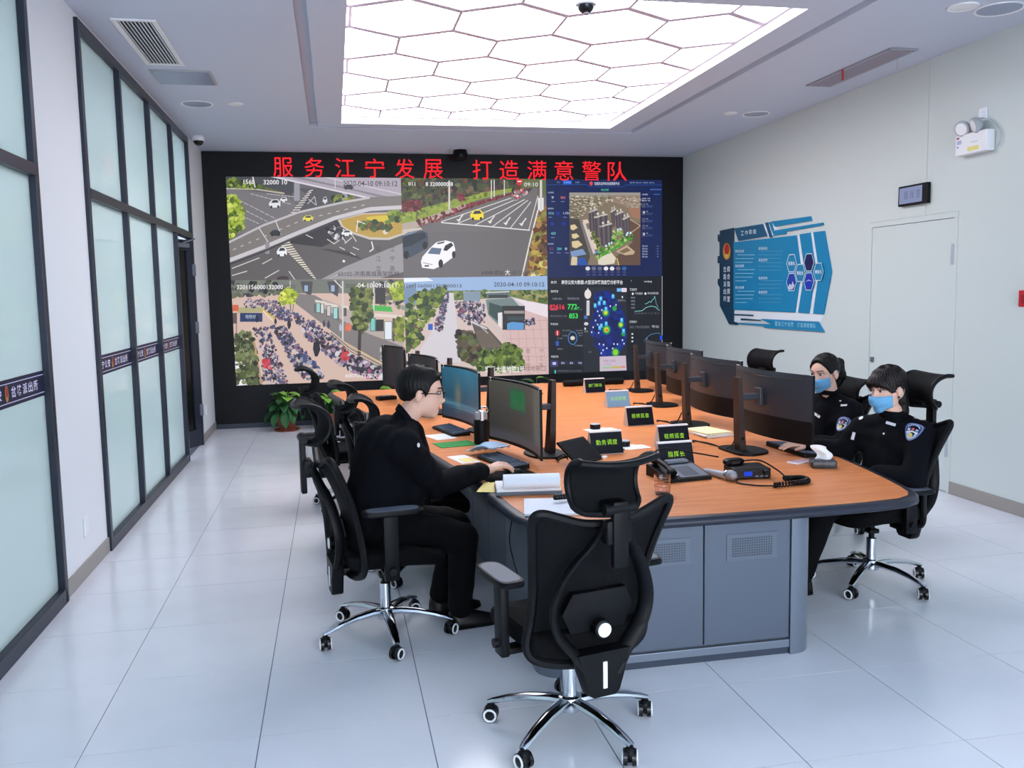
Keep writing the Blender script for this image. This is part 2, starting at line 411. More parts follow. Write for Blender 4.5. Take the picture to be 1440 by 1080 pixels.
# the corridor behind the frosted glass, with lamps added to light the panes
struct('wall_corridor', MB().box(XL-2.3, XL-2.15, YB, YV+.2, 0, T), 'paint_white')
struct('floor_corridor', MB().box(XL-2.3, XL-.16, YB, YV+.2, -.08, -.002), 'tile_white')
cor = struct('ceiling_corridor', MB().box(XL-2.3, XL-.2, YB, YV+.2, 3.35, 3.5), 'ceiling_white')
# glazing: dark aluminium frame, transom and mullions, frosted panes, printed band
def band_text(mb, y0, y1, x):
    """navy film across one pane: two pale lines, the station's name either side of its badge"""
    w_ = y1-y0
    def q(a, b, z0, z1, c, off): mb.add([(x+off, a, z0), (x+off, b, z0), (x+off, b, z1), (x+off, a, z1)], [(0, 1, 2, 3)], c)
    q(y0, y1, 1.185, 1.322, (18, 18, 58), .0015)
    q(y0, y1, 1.203, 1.2075, (200, 205, 235), .003); q(y0, y1, 1.2985, 1.303, (200, 205, 235), .003)
    cs = w_/13.0; yc = y1-cs*7.3
    def T_(s, a): 
        for k, ch in enumerate(s):
            ya = a+cs*1.02*k
            put_text(mb, ch, lambda u, v: (x+.003, ya+u*cs*.82, 1.226+v*.055), (215, 215, 240), .02)
    T_('岔路派出所', yc+cs*.75); T_('江宁公安', yc-cs*4.75)
    n = 14
    mb.add([(x+.003, yc+.30*cs*math.cos(2*PI*k/n), 1.253+.042*math.sin(2*PI*k/n)) for k in range(n)], [tuple(range(n))], (176, 132, 70))
    mb.add([(x+.0045, yc+.2*cs*math.cos(2*PI*k/n), 1.262+.026*math.sin(2*PI*k/n)) for k in range(n)], [tuple(range(n))], (168, 52, 40))
def glazing(name, y0, y1, ys, door=None):
    root = tag(empty(name, (XL, y0, 0)), kind='structure')
    xf0, xf1 = XL-.05, XL+.025; fw = .055
    fr = MB(); fr.cbox(xf0, xf1, y0, y0+fw, 0, ZH, .003); fr.cbox(xf0, xf1, y1-fw, y1, 0, ZH, .003)
    fr.cbox(xf0, xf1, y0+fw, y1-fw, ZH-.07, ZH, .003)
    fr.cbox(xf0, xf1, y0+fw, (door[0] if door else y1)-fw*.5, 0, .085, .003)
    loc(fr, root).build('frame', 'frame_dark', root)
    loc(MB().cbox(xf0, xf1+.004, y0+fw, y1-fw, 2.365, 2.43, .003), root).build('transom', 'frame_dark', root)
    edges = [y0]+list(ys)+[y1]
    for y in ys: loc(MB().cbox(xf0, xf1+.003, y-fw/2, y+fw/2, .085 if not (door and y == door[0]) else 0, ZH-.07, .003), root).build('mullion', 'frame_dark', root)
    for a, b in zip(edges[:-1], edges[1:]):
        a2, b2 = a+fw*.5, b-fw*.5
        loc(MB().box(XL-.025, XL-.013, a2, b2, 2.43, ZH-.07), root).build('pane', 'frosted_glass', root)
        if door and a >= door[0]-.01: continue
        loc(MB().box(XL-.025, XL-.013, a2, b2, .085, 2.365), root).build('pane', 'frosted_glass', root)
        bd = MB(); band_text(bd, a2, b2, XL-.013); loc(bd, root).build('printed_band', 'print_ink', root, colors=True)
    return root
glazing('window_1', WA0, WA1, [WA1-1.11*k for k in range(6, 0, -1)])
glazing('window_2', WB0, WB1, [7.39, 8.49, 9.6], (9.6, WB1))
# the dark door standing ajar in the last bay
d1 = tag(empty('door_1', (XL, 10.62, 0)), kind='structure')
d1.rotation_euler = (0, 0, math.radians(-24))
f = MB(); dw = .98
f.cbox(-.03, .02, -dw, -dw+.11, .01, 2.35, .003); f.cbox(-.03, .02, -.11, 0, .01, 2.35, .003); f.cbox(-.03, .02, -dw+.11, -.11, .01, .2, .003); f.cbox(-.03, .02, -dw+.11, -.11, 2.23, 2.35, .003)
f.build('door_leaf', 'frame_dark', d1)
MB().box(-.012, 0, -dw+.11, -.11, .2, 2.23).build('pane', 'black_gloss', d1)
MB().tube([(.022, -dw+.06, 1.0), (.06, -dw+.06, 1.0), (.06, -dw+.06, 1.35), (.022, -dw+.06, 1.35)], .011).build('handle', 'light_grey', d1, True)
for z in (.35, 1.3, 1.95): MB().cbox(.018, .032, -.03, .03, z, z+.13, .003).build('hinge', 'grey_plastic', d1)
cl = MB(); cl.cbox(-.005, .05, -.32, -.1, 2.26, 2.31, .004); cl.tube([(.03, -.2, 2.31), (.09, -.06, 2.36)], .009)
cl.build('door_closer', 'grey_plastic', d1)

# ================================================================== CEILING FITTINGS
cl_ = tag(empty('ceiling_light', ((PX0+PX1)/2, (PY0+PY1)/2, ZP)), 'large glowing ceiling light tray of white hexagon panels', 'ceiling light')
loc(MB().box(PX0+.002, PX1-.002, PY0+.002, PY1-.002, ZP+.012, ZP+.03), cl_).build('backing', 'light_grey', cl_)
def clip_poly(P, ax, lim, keep_less):
    out = []
    for i in range(len(P)):
        a, b = P[i], P[(i+1) % len(P)]; ia = a[ax] <= lim if keep_less else a[ax] >= lim; ib = b[ax] <= lim if keep_less else b[ax] >= lim
        if ia: out.append(a)
        if ia != ib:
            t = (lim-a[ax])/(b[ax]-a[ax]); out.append((a[0]+(b[0]-a[0])*t, a[1]+(b[1]-a[1])*t))
    return out
HW = .748; HS = HW/math.sqrt(3); HP = 1.5*HS*1.035; hx0 = (.895-.3575)*1.046; hy0 = 6.145*1.046
cells = []
for r in range(-2, 7):
    for c in range(-2, 6):
        cx_ = hx0+c*HW+(HW/2 if r % 2 else 0); cy_ = hy0+r*HP
        g = .009; rr = HS-g
        P = [(cx_+rr*math.sin(2*PI*k/6), cy_+rr*1.035*math.cos(2*PI*k/6)) for k in range(6)]
        for ax, lim, less in ((0, PX0+.006, False), (0, PX1-.006, True), (1, PY0+.006, False), (1, PY1-.006, True)):
            P = clip_poly(P, ax, lim, less)
            if len(P) < 3: break
        if len(P) >= 3: cells.append(P)
lat = MB()
for r in range(-2, 7):
    for c in range(-2, 6):
        cx_ = hx0+c*HW+(HW/2 if r % 2 else 0); cy_ = hy0+r*HP
        Q = [(cx_+HS*math.sin(2*PI*k/6), cy_+HS*1.035*math.cos(2*PI*k/6)) for k in range(6)]
        for k in range(3):
            a, b = np.array(Q[k]), np.array(Q[k+1]); d = (b-a)/np.hypot(*(b-a)); n_ = np.array([-d[1], d[0]])*(.010 if k == 1 else .026)
            R4 = [tuple(a+n_), tuple(b+n_), tuple(b-n_), tuple(a-n_)]
            for ax, lim, less in ((0, PX0+.003, False), (0, PX1-.003, True), (1, PY0+.003, False), (1, PY1-.003, True)):
                R4 = clip_poly(R4, ax, lim, less)
                if len(R4) < 3: break
            if len(R4) >= 3: lat.prism(R4, ZP-.010-.0004*k, ZP-.003)
lat.box(PX0+.002, PX1-.002, PY1-.022, PY1-.004, ZP-.012, ZP-.002); lat.box(PX1-.02, PX1-.004, PY0+.002, PY1-.022, ZP-.012, ZP-.002)
loc(lat, cl_).build('lattice', 'lattice_grey', cl_)
for P in cells:
    m = MB(); m.prism(P, ZP, ZP+.011); loc(m, cl_).build('hexagon_panel', 'panel_light', cl_)
def vent(name, x0, x1, y0, y1, label, mtl, n, along):
    t = tag(empty(name, ((x0+x1)/2, (y0+y1)/2, ZC)), label, 'vent')
    b = .035; m = MB()
    m.cbox(x0, x1, y0, y0+b, ZC-.012, ZC-.001, .003); m.cbox(x0, x1, y1-b, y1, ZC-.012, ZC-.001, .003); m.cbox(x0, x0+b, y0+b, y1-b, ZC-.012, ZC-.001, .003); m.cbox(x1-b, x1, y0+b, y1-b, ZC-.012, ZC-.001, .003)
    loc(m, t).build('vent_frame', mtl, t)
    loc(MB().box(x0+b, x1-b, y0+b, y1-b, ZC-.003, ZC-.001), t).build('vent_duct', 'cabinet_dark', t)
    for k in range(n):
        s = MB()
        if along == 'y':
            xa = x0+b+(k+.5)*(x1-x0-2*b)/n; hw_ = (x1-x0-2*b)/n*.3; s.prism([(xa-hw_, ZC-.004), (xa-hw_*.5, ZC-.004), (xa+hw_, ZC-.012), (xa+hw_*.5, ZC-.012)], y0+b, y1-b, 'y')
        else:
            ya = y0+b+(k+.5)*(y1-y0-2*b)/n; hw_ = (y1-y0-2*b)/n*.3; s.prism([(ya-hw_, ZC-.004), (ya-hw_*.5, ZC-.004), (ya+hw_, ZC-.012), (ya+hw_*.5, ZC-.012)], x0+b, x1-b, 'x')
        loc(s, t).build('slat', mtl, t)
    return t
vent('air_vent', -1.37, -1.08, 6.4, 7.58, 'white slatted air vent in the ceiling above the glazed partition', 'white_plastic', 9, 'y')
v2 = vent('air_vent', 4.32, 4.57, 6.36, 7.62, 'long grey slatted air vent beside the right wall, with a red ribbon', 'vent_grey', 9, 'y')
rb = on_z(1185, 97, ZC-.012)
loc(MB().sheet([[(rb[0]-.01, rb[1]+.004*math.sin(k), ZC-.013-.013*k), (rb[0]+.01, rb[1]+.004*math.sin(k+.5), ZC-.013-.013*k)] for k in range(8)], .001), v2).build('ribbon', 'tape_red', v2)
loc(MB().tube([(4.56, 6.62, ZC-.01), (4.562, 6.62, ZC-.07), (4.558, 6.622, ZC-.1)], .0025, 6), v2).build('hanging_thread', 'light_grey', v2)
hx = tag(empty('access_hatch', (-1.15, 8.0, ZC)), 'square glossy access hatch in the ceiling beside the white vent', 'hatch')
loc(MB().cbox(-1.39, -.91, 7.75, 8.24, ZC-.008, ZC-.001, .003), hx).build('rim', 'light_grey', hx)
loc(MB().cbox(-1.37, -.93, 7.77, 8.22, ZC-.012, ZC-.008, .002), hx).build('cover', 'hatch_grey', hx)
def ceiling_disc(name, x, y, r, label, cat, m='hatch_grey'):
    t = tag(empty(name, (x, y, ZC)), label, cat)
    MB().lathe([(r*.88, -.004), (r*.97, -.009), (r, -.004), (r, -.001)], n=32).build('rim', 'white_plastic', t, True)
    g_ = MB().lathe([(.001, -.011), (r*.6, -.010), (r*.87, -.005), (r*.87, -.003)], n=32).build('grille', m, t, True); return t
ceiling_disc('ceiling_speaker', -1.2, 9.05, .15, 'round ceiling speaker above the far end of the glazed partition', 'speaker')
ceiling_disc('ceiling_speaker', 4.47, 5.39, .16, 'round ceiling speaker near the right wall, closest to the viewer', 'speaker')
ceiling_disc('ceiling_speaker', 4.48, 8.91, .145, 'round ceiling speaker near the right wall, beyond the long vent', 'speaker')
ceiling_disc('smoke_detector', -.84, 9.0, .07, 'small round detector beside the left ceiling speaker', 'detector', 'white_plastic')
p_ = on_z(1354, 9, ZC); ceiling_disc('smoke_detector', p_[0], p_[1], .1, 'small round cover beside the nearest right ceiling speaker', 'detector', 'white_plastic')
p_ = on_z(1027, 159, ZC); ceiling_disc('smoke_detector', p_[0], p_[1], .07, 'small round detector beside the far right ceiling speaker', 'detector', 'white_plastic')
def dome_camera(x, y, z, label, body):
    t = tag(empty('dome_camera', (x, y, z)), label, 'camera')
    MB().lathe([(.06, 0), (.062, -.012), (.07, -.02), (.07, -.05), (.064, -.058)], n=28).build('housing', body, t, True)
    MB().lathe([(.056, -.057), (.053, -.075), (.042, -.094), (.024, -.106), (.002, -.11)], n=28).build('dome', 'black_gloss', t, True)
    MB().lathe([(.016, -.103), (.016, -.116), (.012, -.118)], c=(0, -.01, 0), n=16).build('lens', 'grey_plastic', t, True)
    return t
dome_camera(1.70, 5.80, ZP-.002, 'white dome camera hanging from the glowing ceiling tray', 'light_grey')
dome_camera(-1.44, 10.80, ZC-.001, 'white dome camera in the far left ceiling corner', 'white_plastic')
t = tag(empty('sensor_bar', (1.68, 11.55, ZC)), 'black round sensor on the ceiling above the video wall', 'sensor')
MB().lathe([(.085, -.001), (.09, -.03), (.1, -.05), (.1, -.105), (.09, -.12), (.02, -.125)], n=30).build('housing', 'black_plastic', t, True)
MB().tube([(0, -.08, -.08), (0, -.112, -.08)], .022, 14).build('lens', 'black_gloss', t, True)
# unseen strip lamps added in the corridor as fill light for the glass
for k in range(5):
    y = YB+1.5+k*2.8
    t = empty('added_strip_lamp', (XL-1.2, y, 3.35)); t.parent = cor
    MB().cbox(-.3, .3, -1.0, 1.0, -.02, -.001, .004).build('fill_lamp_body', 'white_plastic', t)
    MB().box(-.27, .27, -.97, .97, -.026, -.0205).build('fill_diffuser', 'corridor_fill_light', t)
# ================================================================== VIDEO WALL
class Paint:
    """flat picture of a display, drawn as thin coloured patches on its plane, layer over layer"""
    def __init__(s, rect, crop, to_plane, out, seed=1):
        s.mb = MB(); s.rect = rect; s.o = crop; s.tp = to_plane; s.out = out; s.L = 0; s.r = random.Random(seed)
    def M(s, p): return s.tp(s.o[0]+p[0]*s.o[2], s.o[1]+p[1]*s.o[2])
    def up(s): s.L += 1
    def raw(s, Q, c, jit=0.0):
        x0, x1, z0, z1 = s.rect
        for ax, lim, less in ((0, x0, False), (0, x1, True), (1, z0, False), (1, z1, True)):
            Q = clip_poly(Q, ax, lim, less)
            if len(Q) < 3: return
        s.mb.add([s.out(a, b, s.L*2e-4+jit*1.8e-4) for a, b in Q], [tuple(range(len(Q)))], tuple(max(0, min(255, v)) for v in c))
    def poly(s, P, c): s.raw([s.M(p) for p in P], c, s.r.random())
    def quad(s, x0, y0, x1, y1, c): s.poly([(x0, y0), (x1, y0), (x1, y1), (x0, y1)], c)
    def ell(s, x, y, rx, ry, c, n=10, a0=0): s.poly([(x+rx*math.cos(a0+2*PI*k/n), y+ry*math.sin(a0+2*PI*k/n)) for k in range(n)], c)
    def line(s, P, w, c):
        P = [np.array(p, float) for p in P]
        for a, b in zip(P[:-1], P[1:]):
            d = b-a; l = np.hypot(*d)
            if l < 1e-6: continue
            n = np.array([-d[1], d[0]])/l*w/2; s.poly([a+n, b+n, b-n, a-n], c)
    def dash(s, a, b, w, c, n, duty=.5):
        a = np.array(a, float); b = np.array(b, float)
        for k in range(n): s.line([a+(b-a)*k/n, a+(b-a)*(k+duty)/n], w, c)
    def blobs(s, n, P, size, cols, jit=18, sides=6, asp=1.0):
        xs = [p[0] for p in P]; ys = [p[1] for p in P]; k = 0; tries = 0
        while k < n and tries < n*20:
            tries += 1; x = s.r.uniform(min(xs), max(xs)); y = s.r.uniform(min(ys), max(ys))
            ins = False; j = len(P)-1
            for i in range(len(P)):
                if (P[i][1] > y) != (P[j][1] > y) and x < (P[j][0]-P[i][0])*(y-P[i][1])/(P[j][1]-P[i][1])+P[i][0]: ins = not ins
                j = i
            if not ins: continue
            c = s.r.choice(cols); d = s.r.uniform(-jit, jit); q = s.r.uniform(.5, 1.2)*size
            s.poly([(x+q*s.r.uniform(.6, 1.2)*math.cos(2*PI*m/sides+.3), y+q*asp*s.r.uniform(.6, 1.2)*math.sin(2*PI*m/sides+.3)) for m in range(sides)], [v+d for v in c]); k += 1
    def text(s, body, x0, y0, x1, y1, c, bold=.0):
        V, F = text_polys(body, bold); n = len(V)
        if not V: return
        W = [s.M((x0+u*(x1-x0), y1+v*(y0-y1))) for u, v in V]
        X0, X1, Z0, Z1 = s.rect
        W = [(min(max(a, X0), X1), min(max(b, Z0), Z1)) for a, b in W]
        s.mb.add([s.out(a, b, s.L*2e-4) for a, b in W], F, c)
    def car(s, x, y, l, h, c, glass=(50, 55, 65)):
        s.poly([(x-l*.5, y+h*.15), (x-l*.45, y-h*.1), (x-l*.2, y-h*.45), (x+l*.25, y-h*.5), (x+l*.48, y-h*.15), (x+l*.5, y+h*.3), (x+l*.3, y+h*.5), (x-l*.3, y+h*.5)], c)
        s.up(); s.poly([(x-l*.3, y-h*.05), (x-l*.15, y-h*.38), (x+l*.22, y-h*.4), (x+l*.36, y-h*.1)], glass)
        s.ell(x-l*.28, y+h*.42, l*.09, h*.16, (28, 28, 30)); s.ell(x+l*.3, y+h*.38, l*.09, h*.16, (28, 28, 30))
GREENS = [(70, 92, 36), (104, 124, 44), (54, 74, 38), (134, 150, 60), (42, 58, 34)]
BIKES = [(70, 66, 92), (110, 104, 132), (44, 42, 56), (150, 140, 160), (60, 70, 110), (128, 70, 88), (186, 180, 190), (36, 36, 46), (88, 84, 116)]
def vplane(px, py): p = on_y(px, py, YV-.012); return (p[0], p[2])
def vout(a, b, d): return (a, YV-.0122-d, b)
vw = tag(empty('video_wall', ((XL+XR)/2, YV, 0)), 'wall-filling video display in a black surround with red scrolling letters', 'video wall')
fr = MB(); X0, X1, Z0, Z1 = -1.275, 4.56, .56, 3.222
fr.box(XL+.001, X0, YV, YV+.09, 0, ZC-.004); fr.box(X1, XR-.002, YV, YV+.09, 0, ZC-.004); fr.box(X0, X1, YV, YV+.09, Z1, ZC-.004); fr.box(X0, X1, YV, YV+.09, 0, Z0)
loc(fr, vw).build('surround', 'black_panel', vw)
loc(MB().box(X0, X1, YV-.010, YV+.05, Z0, Z1), vw).build('display_panel', 'black_gloss', vw)
for x in (0.0, 1.2, 2.4, 3.6): loc(MB().box(x-.0015, x+.0015, YV-.0008, YV+.01, 0, Z0), vw).build('seam', 'cabinet_dark', vw)
loc(MB().box(XL+.001, XR-.001, YV-.02, YV, 0, .06), vw).build('plinth', 'cabinet_dark', vw)
# red scrolling letters
tk = MB()
for ch, px in zip('服务江宁发展打造满意警队', (398, 442, 485, 527, 569, 609, 678, 716, 755, 793, 832, 868)):
    y = 235+(px-398)*.0125
    p0 = on_y(px-13.2, y+13.5, YV-.0136); p1 = on_y(px+13.2, y-13.5, YV-.0136)
    put_text(tk, ch, lambda u, v: (p0[0]+u*(p1[0]-p0[0]), YV-.0136, p0[2]+v*(p1[2]-p0[2])), bold=.0)
loc(tk, vw).build('red_letters', 'led_red', vw)
XM, XD, ZM = .930, 2.895, 1.915
def finish(P, name, label):
    o = loc(P.mb, vw).build(name, 'screen_picture', vw, colors=True); tag(o, label)
# --- feed 1: flyover crossing
P = Paint((X0, XM, ZM, Z1), (270, 190, .25), vplane, vout, 11); W_ = (236, 232, 236)
P.quad(180, 220, 1200, 850, (104, 100, 104)); P.up()
P.poly([(190, 225), (620, 225), (560, 340), (190, 290)], (72, 74, 80)); P.poly([(190, 250), (330, 270), (520, 322), (515, 335), (330, 300), (190, 300)], (98, 100, 58))
P.poly([(190, 300), (520, 340), (640, 430), (400, 520), (190, 580)], (116, 112, 116)); P.poly([(600, 300), (1000, 300), (820, 400), (560, 450), (640, 330)], (84, 82, 88)); P.up()
P.blobs(60, [(190, 240), (330, 260), (420, 300), (190, 295)], 14, GREENS); P.line([(190, 300), (360, 305), (520, 328)], 7, (190, 180, 170))
for a, b in (((205, 335), (470, 470)), ((205, 375), (430, 490)), ((330, 330), (560, 390)), ((205, 420), (380, 500)), ((420, 330), (600, 350))): P.dash(a, b, 4, (185, 182, 186), 9, .8)
for k in range(11): P.line([(545+k*11, 448-k*13), (590+k*9, 448-k*14)], 6, (206, 200, 192))
P.line([(655, 360), (700, 395), (690, 345), (650, 388)], 4, (190, 188, 190))
P.blobs(30, [(780, 345), (900, 330), (950, 380), (800, 385)], 14, GREENS+[(150, 130, 70)])
for x in (590, 860): P.quad(x-16, 250, x+16, 370, (150, 148, 156))
P.up(); P.blobs(230, [(195, 330), (250, 340), (290, 430), (285, 520), (215, 580), (195, 580)], 15, [(150, 170, 54), (184, 196, 84), (104, 130, 34), (70, 92, 26)])
P.up(); P.poly([(430, 225), (1190, 225), (1190, 415), (1080, 385), (900, 335), (640, 275)], (168, 160, 172)); P.up()
P.poly([(500, 225), (560, 225), (1190, 365), (1190, 385), (900, 310)], (132, 126, 136)); P.line([(430, 228), (760, 302), (1000, 355), (1190, 408)], 9, (212, 206, 216)); P.line([(700, 225), (1190, 335)], 5, (206, 200, 210)); P.car(880, 292, 55, 26, (70, 66, 72))
P.up(); P.poly([(190, 740), (420, 655), (640, 560), (860, 470), (1100, 425), (1190, 420), (1190, 860), (190, 860)], (92, 88, 88)); P.up()
P.poly([(480, 600), (640, 520), (830, 468), (930, 500), (880, 560), (730, 630), (560, 610)], (52, 50, 54)); P.poly([(760, 640), (900, 660), (960, 700), (720, 640)], (60, 58, 60)); P.up()
P.poly([(820, 478), (960, 440), (1190, 430), (1190, 560), (1110, 590), (1000, 588), (900, 555), (840, 515)], (196, 186, 178)); P.up()
P.poly([(835, 478), (960, 446), (1190, 436), (1190, 550), (1100, 578), (1000, 574), (905, 545), (850, 512)], (182, 150, 66)); P.up()
P.poly([(980, 460), (1110, 450), (1130, 500), (1050, 500), (990, 490)], (206, 186, 60)); P.blobs(70, [(920, 500), (1080, 480), (1140, 500), (1100, 545), (960, 530)], 17, [(60, 84, 40), (90, 112, 44), (120, 74, 40), (44, 60, 34)]); P.ell(1088, 545, 15, 14, (214, 202, 190))
P.blobs(40, [(1100, 430), (1190, 430), (1190, 490), (1120, 470)], 18, GREENS)
for k in range(19): P.poly([(478+k*11.6, 598+k*11.6), (540+k*9, 586+k*12.5), (544+k*9, 592+k*12.5), (482+k*11.6, 605+k*11.6)], (222, 212, 198))
for a, b in (((225, 750), (380, 690)), ((225, 790), (310, 765)), ((395, 725), (450, 695)), ((410, 805), (490, 760)), ((545, 765), (580, 815)), ((640, 560), (680, 580)), ((760, 585), (800, 612), ), ((845, 570), (865, 605)), ((900, 560), (925, 600)), ((800, 612), (830, 590)), ((860, 610), (900, 575)), ((830, 630), (860, 645)), ((890, 660), (920, 676)), ((905, 630), (940, 645))): P.line([a, b], 5, (206, 200, 198))
P.blobs(50, [(750, 510), (850, 520), (860, 585), (780, 580)], 10, [(30, 30, 36), (150, 150, 160), (70, 66, 76), (200, 198, 200)])
P.up(); P.poly([(215, 600), (400, 505), (600, 432), (850, 376), (1000, 350), (1190, 340), (1190, 412), (1020, 425), (800, 480), (600, 565), (400, 650), (190, 735)], (122, 116, 114)); P.up()
P.line([(190, 612), (400, 508), (600, 434), (850, 378), (1000, 352)], 12, (186, 182, 186)); P.line([(190, 712), (400, 632), (600, 548), (800, 468), (1000, 416), (1190, 405)], 22, (196, 192, 198)); P.line([(190, 735), (400, 655), (600, 570), (800, 488)], 12, (66, 62, 66))
P.dash((230, 645), (620, 478), 4, (200, 196, 196), 9, .4); P.dash((620, 478), (1000, 385), 4, (200, 196, 196), 8, .4); P.line([(375, 520), (435, 612)], 5, (208, 206, 208)); P.line([(470, 480), (500, 560)], 5, (210, 208, 212)); P.line([(805, 245), (805, 300)], 4, (210, 210, 214)); P.line([(340, 225), (355, 295)], 7, (214, 212, 214))
P.quad(412, 600, 436, 668, (140, 138, 142)); P.ell(645, 540, 26, 16, (150, 148, 150)); P.up()
P.car(652, 467, 58, 32, (226, 214, 80)); P.car(468, 550, 62, 34, (50, 50, 56)); P.car(505, 655, 58, 52, (232, 232, 236)); P.car(465, 384, 66, 48, (220, 220, 224)); P.car(515, 362, 40, 26, (226, 226, 230)); P.car(748, 366, 26, 40, (214, 214, 218)); P.car(870, 550, 60, 34, (228, 228, 230)); P.car(510, 805, 70, 26, (70, 40, 46))
P.up(); P.poly([(690, 830), (860, 740), (1190, 605), (1190, 770), (960, 830)], (150, 146, 150)); P.line([(700, 830), (860, 745), (1190, 612)], 9, (208, 204, 208)); P.line([(730, 830), (870, 760), (1190, 635)], 5, (196, 192, 196)); P.line([(860, 712), (848, 706)], 12, W_); P.line([(1010, 598), (1020, 640), (998, 656)], 6, W_); P.line([(932, 480), (925, 545)], 5, W_); P.line([(930, 482), (975, 500)], 4, W_)
P.up(); P.text('1560', 290, 250, 352, 276, W_, .01); P.text('32000 10', 402, 252, 535, 278, W_, .01); P.text('2020-04-10 09:10:12', 850, 258, 1155, 288, (58, 54, 62), .006)
for k, ch in enumerate('南江岔'): P.text(ch, 1036, 625+k*55, 1062, 655+k*55, (70, 66, 72))
for k, ch in enumerate('江宁路'): P.text(ch, 1114, 625+k*55, 1140, 655+k*55, (70, 66, 72))
P.text('60102-洪南高城高架路桥', 822, 765, 1165, 796, (60, 56, 62), .004)
finish(P, 'camera_feed', 'street camera picture of a curved flyover crossing')
# --- feed 2: wide avenue with a white sedan
P = Paint((XM, XD, ZM, Z1), (560, 190, .2847), vplane, vout, 12)
P.quad(0, 200, 760, 720, (104, 100, 102)); P.up(); P.poly([(0, 200), (740, 200), (740, 300), (560, 300), (0, 480)], (92, 104, 62)); P.poly([(250, 300), (620, 262), (700, 262), (735, 330), (735, 460), (640, 470), (150, 480)], (108, 104, 106)); P.up()
P.blobs(420, [(0, 215), (580, 215), (600, 262), (380, 300), (0, 390)], 19, [(44, 52, 34), (64, 72, 40), (86, 92, 48), (34, 38, 30), (104, 74, 50), (58, 44, 44)])
P.up(); P.poly([(0, 390), (240, 330), (440, 280), (560, 262), (560, 280), (400, 318), (100, 420), (0, 442)], (136, 152, 56)); P.blobs(60, [(0, 395), (440, 285), (440, 300), (0, 430)], 12, [(150, 164, 66), (110, 130, 48)]); P.up()
P.poly([(0, 442), (100, 420), (330, 340), (340, 352), (110, 450), (0, 480)], (176, 162, 150)); P.poly([(95, 425), (330, 345), (560, 285), (640, 262), (640, 272), (440, 330), (260, 392), (110, 452)], (108, 36, 44)); P.blobs(120, [(95, 425), (330, 345), (600, 275), (440, 330), (110, 452)], 9, [(126, 40, 50), (90, 28, 36), (140, 60, 60)])
P.blobs(40, [(20, 330), (120, 330), (100, 370), (30, 375)], 14, [(120, 44, 52), (90, 40, 40)]); P.blobs(30, [(290, 295), (330, 290), (325, 320), (295, 320)], 10, [(120, 40, 52)])
for x, y0, y1, w in ((252, 225, 385, 8), (460, 222, 315, 5), (474, 222, 310, 5), (524, 222, 300, 5), (92, 300, 430, 6), (705, 222, 400, 11), (692, 235, 300, 4)): P.line([(x, y0), (x, y1)], w, (208, 204, 202) if w > 4.5 and x != 92 else (96, 80, 66))
P.quad(690, 310, 718, 370, (226, 224, 224)); P.up()
P.line([(212, 432), (430, 450), (650, 470)], 5, (226, 222, 220))
for a, b in (((212, 428), (560, 310)), ((290, 438), (600, 310)), ((380, 444), (625, 318)), ((465, 452), (640, 322)), ((555, 458), (655, 330)), ((645, 468), (690, 300))): P.line([a, b], 4, (214, 210, 208))
for x, y in ((308, 412), (462, 420), (540, 428), (618, 432)): P.line([(x-12, y+12), (x+14, y-22)], 6, (220, 216, 214)); P.poly([(x-22, y+4), (x-8, y+18), (x+2, y+4)], (220, 216, 214))
P.blobs(60, [(550, 300), (600, 265), (660, 262), (640, 290), (570, 320)], 8, [(190, 60, 60), (200, 196, 200), (70, 66, 76), (120, 116, 120)])
P.poly([(0, 470), (110, 455), (120, 468), (0, 500)], (196, 186, 176)); P.up()
P.poly([(735, 380), (700, 400), (668, 520), (625, 705), (760, 705), (760, 380)], (132, 100, 56)); P.blobs(260, [(735, 360), (695, 400), (668, 520), (635, 705), (760, 705), (760, 360)], 17, [(150, 104, 52), (112, 66, 40), (176, 150, 70), (84, 60, 40), (120, 120, 50)]); P.blobs(60, [(680, 620), (735, 600), (735, 705), (650, 705)], 17, [(180, 176, 90), (206, 196, 140), (110, 110, 50)]); P.line([(690, 370), (652, 520), (610, 705)], 7, (224, 214, 196)); P.up()
P.poly([(582, 218), (614, 218), (612, 238), (598, 252), (584, 240)], (214, 40, 50)); P.quad(590, 226, 608, 232, (235, 225, 225))
P.car(388, 393, 68, 50, (236, 214, 44)); P.up()
P.poly([(0, 510), (50, 480), (110, 468), (145, 485), (150, 540), (140, 560), (60, 605), (0, 600)], (62, 72, 88)); P.up(); P.poly([(0, 520), (50, 492), (130, 480), (140, 505), (60, 548), (0, 560)], (34, 42, 54)); P.poly([(20, 500), (60, 478), (112, 470), (60, 490)], (116, 130, 150)); P.ell(40, 592, 14, 20, (22, 22, 26)); P.ell(132, 545, 13, 19, (22, 22, 26)); P.up()
P.poly([(112, 625), (120, 600), (160, 555), (190, 528), (235, 520), (272, 530), (282, 565), (275, 600), (215, 645), (175, 662), (118, 655)], (238, 236, 240)); P.up(); P.poly([(145, 585), (165, 555), (215, 560), (205, 590)], (92, 108, 134)); P.poly([(222, 570), (232, 545), (262, 530), (272, 545), (240, 572)], (40, 44, 52)); P.poly([(190, 532), (230, 524), (225, 534), (195, 540)], (100, 96, 96)); P.ell(210, 635, 12, 22, (36, 36, 40)); P.ell(274, 590, 9, 18, (36, 36, 40)); P.line([(122, 630), (170, 640)], 5, (170, 168, 174)); P.quad(130, 642, 152, 650, (80, 80, 90))
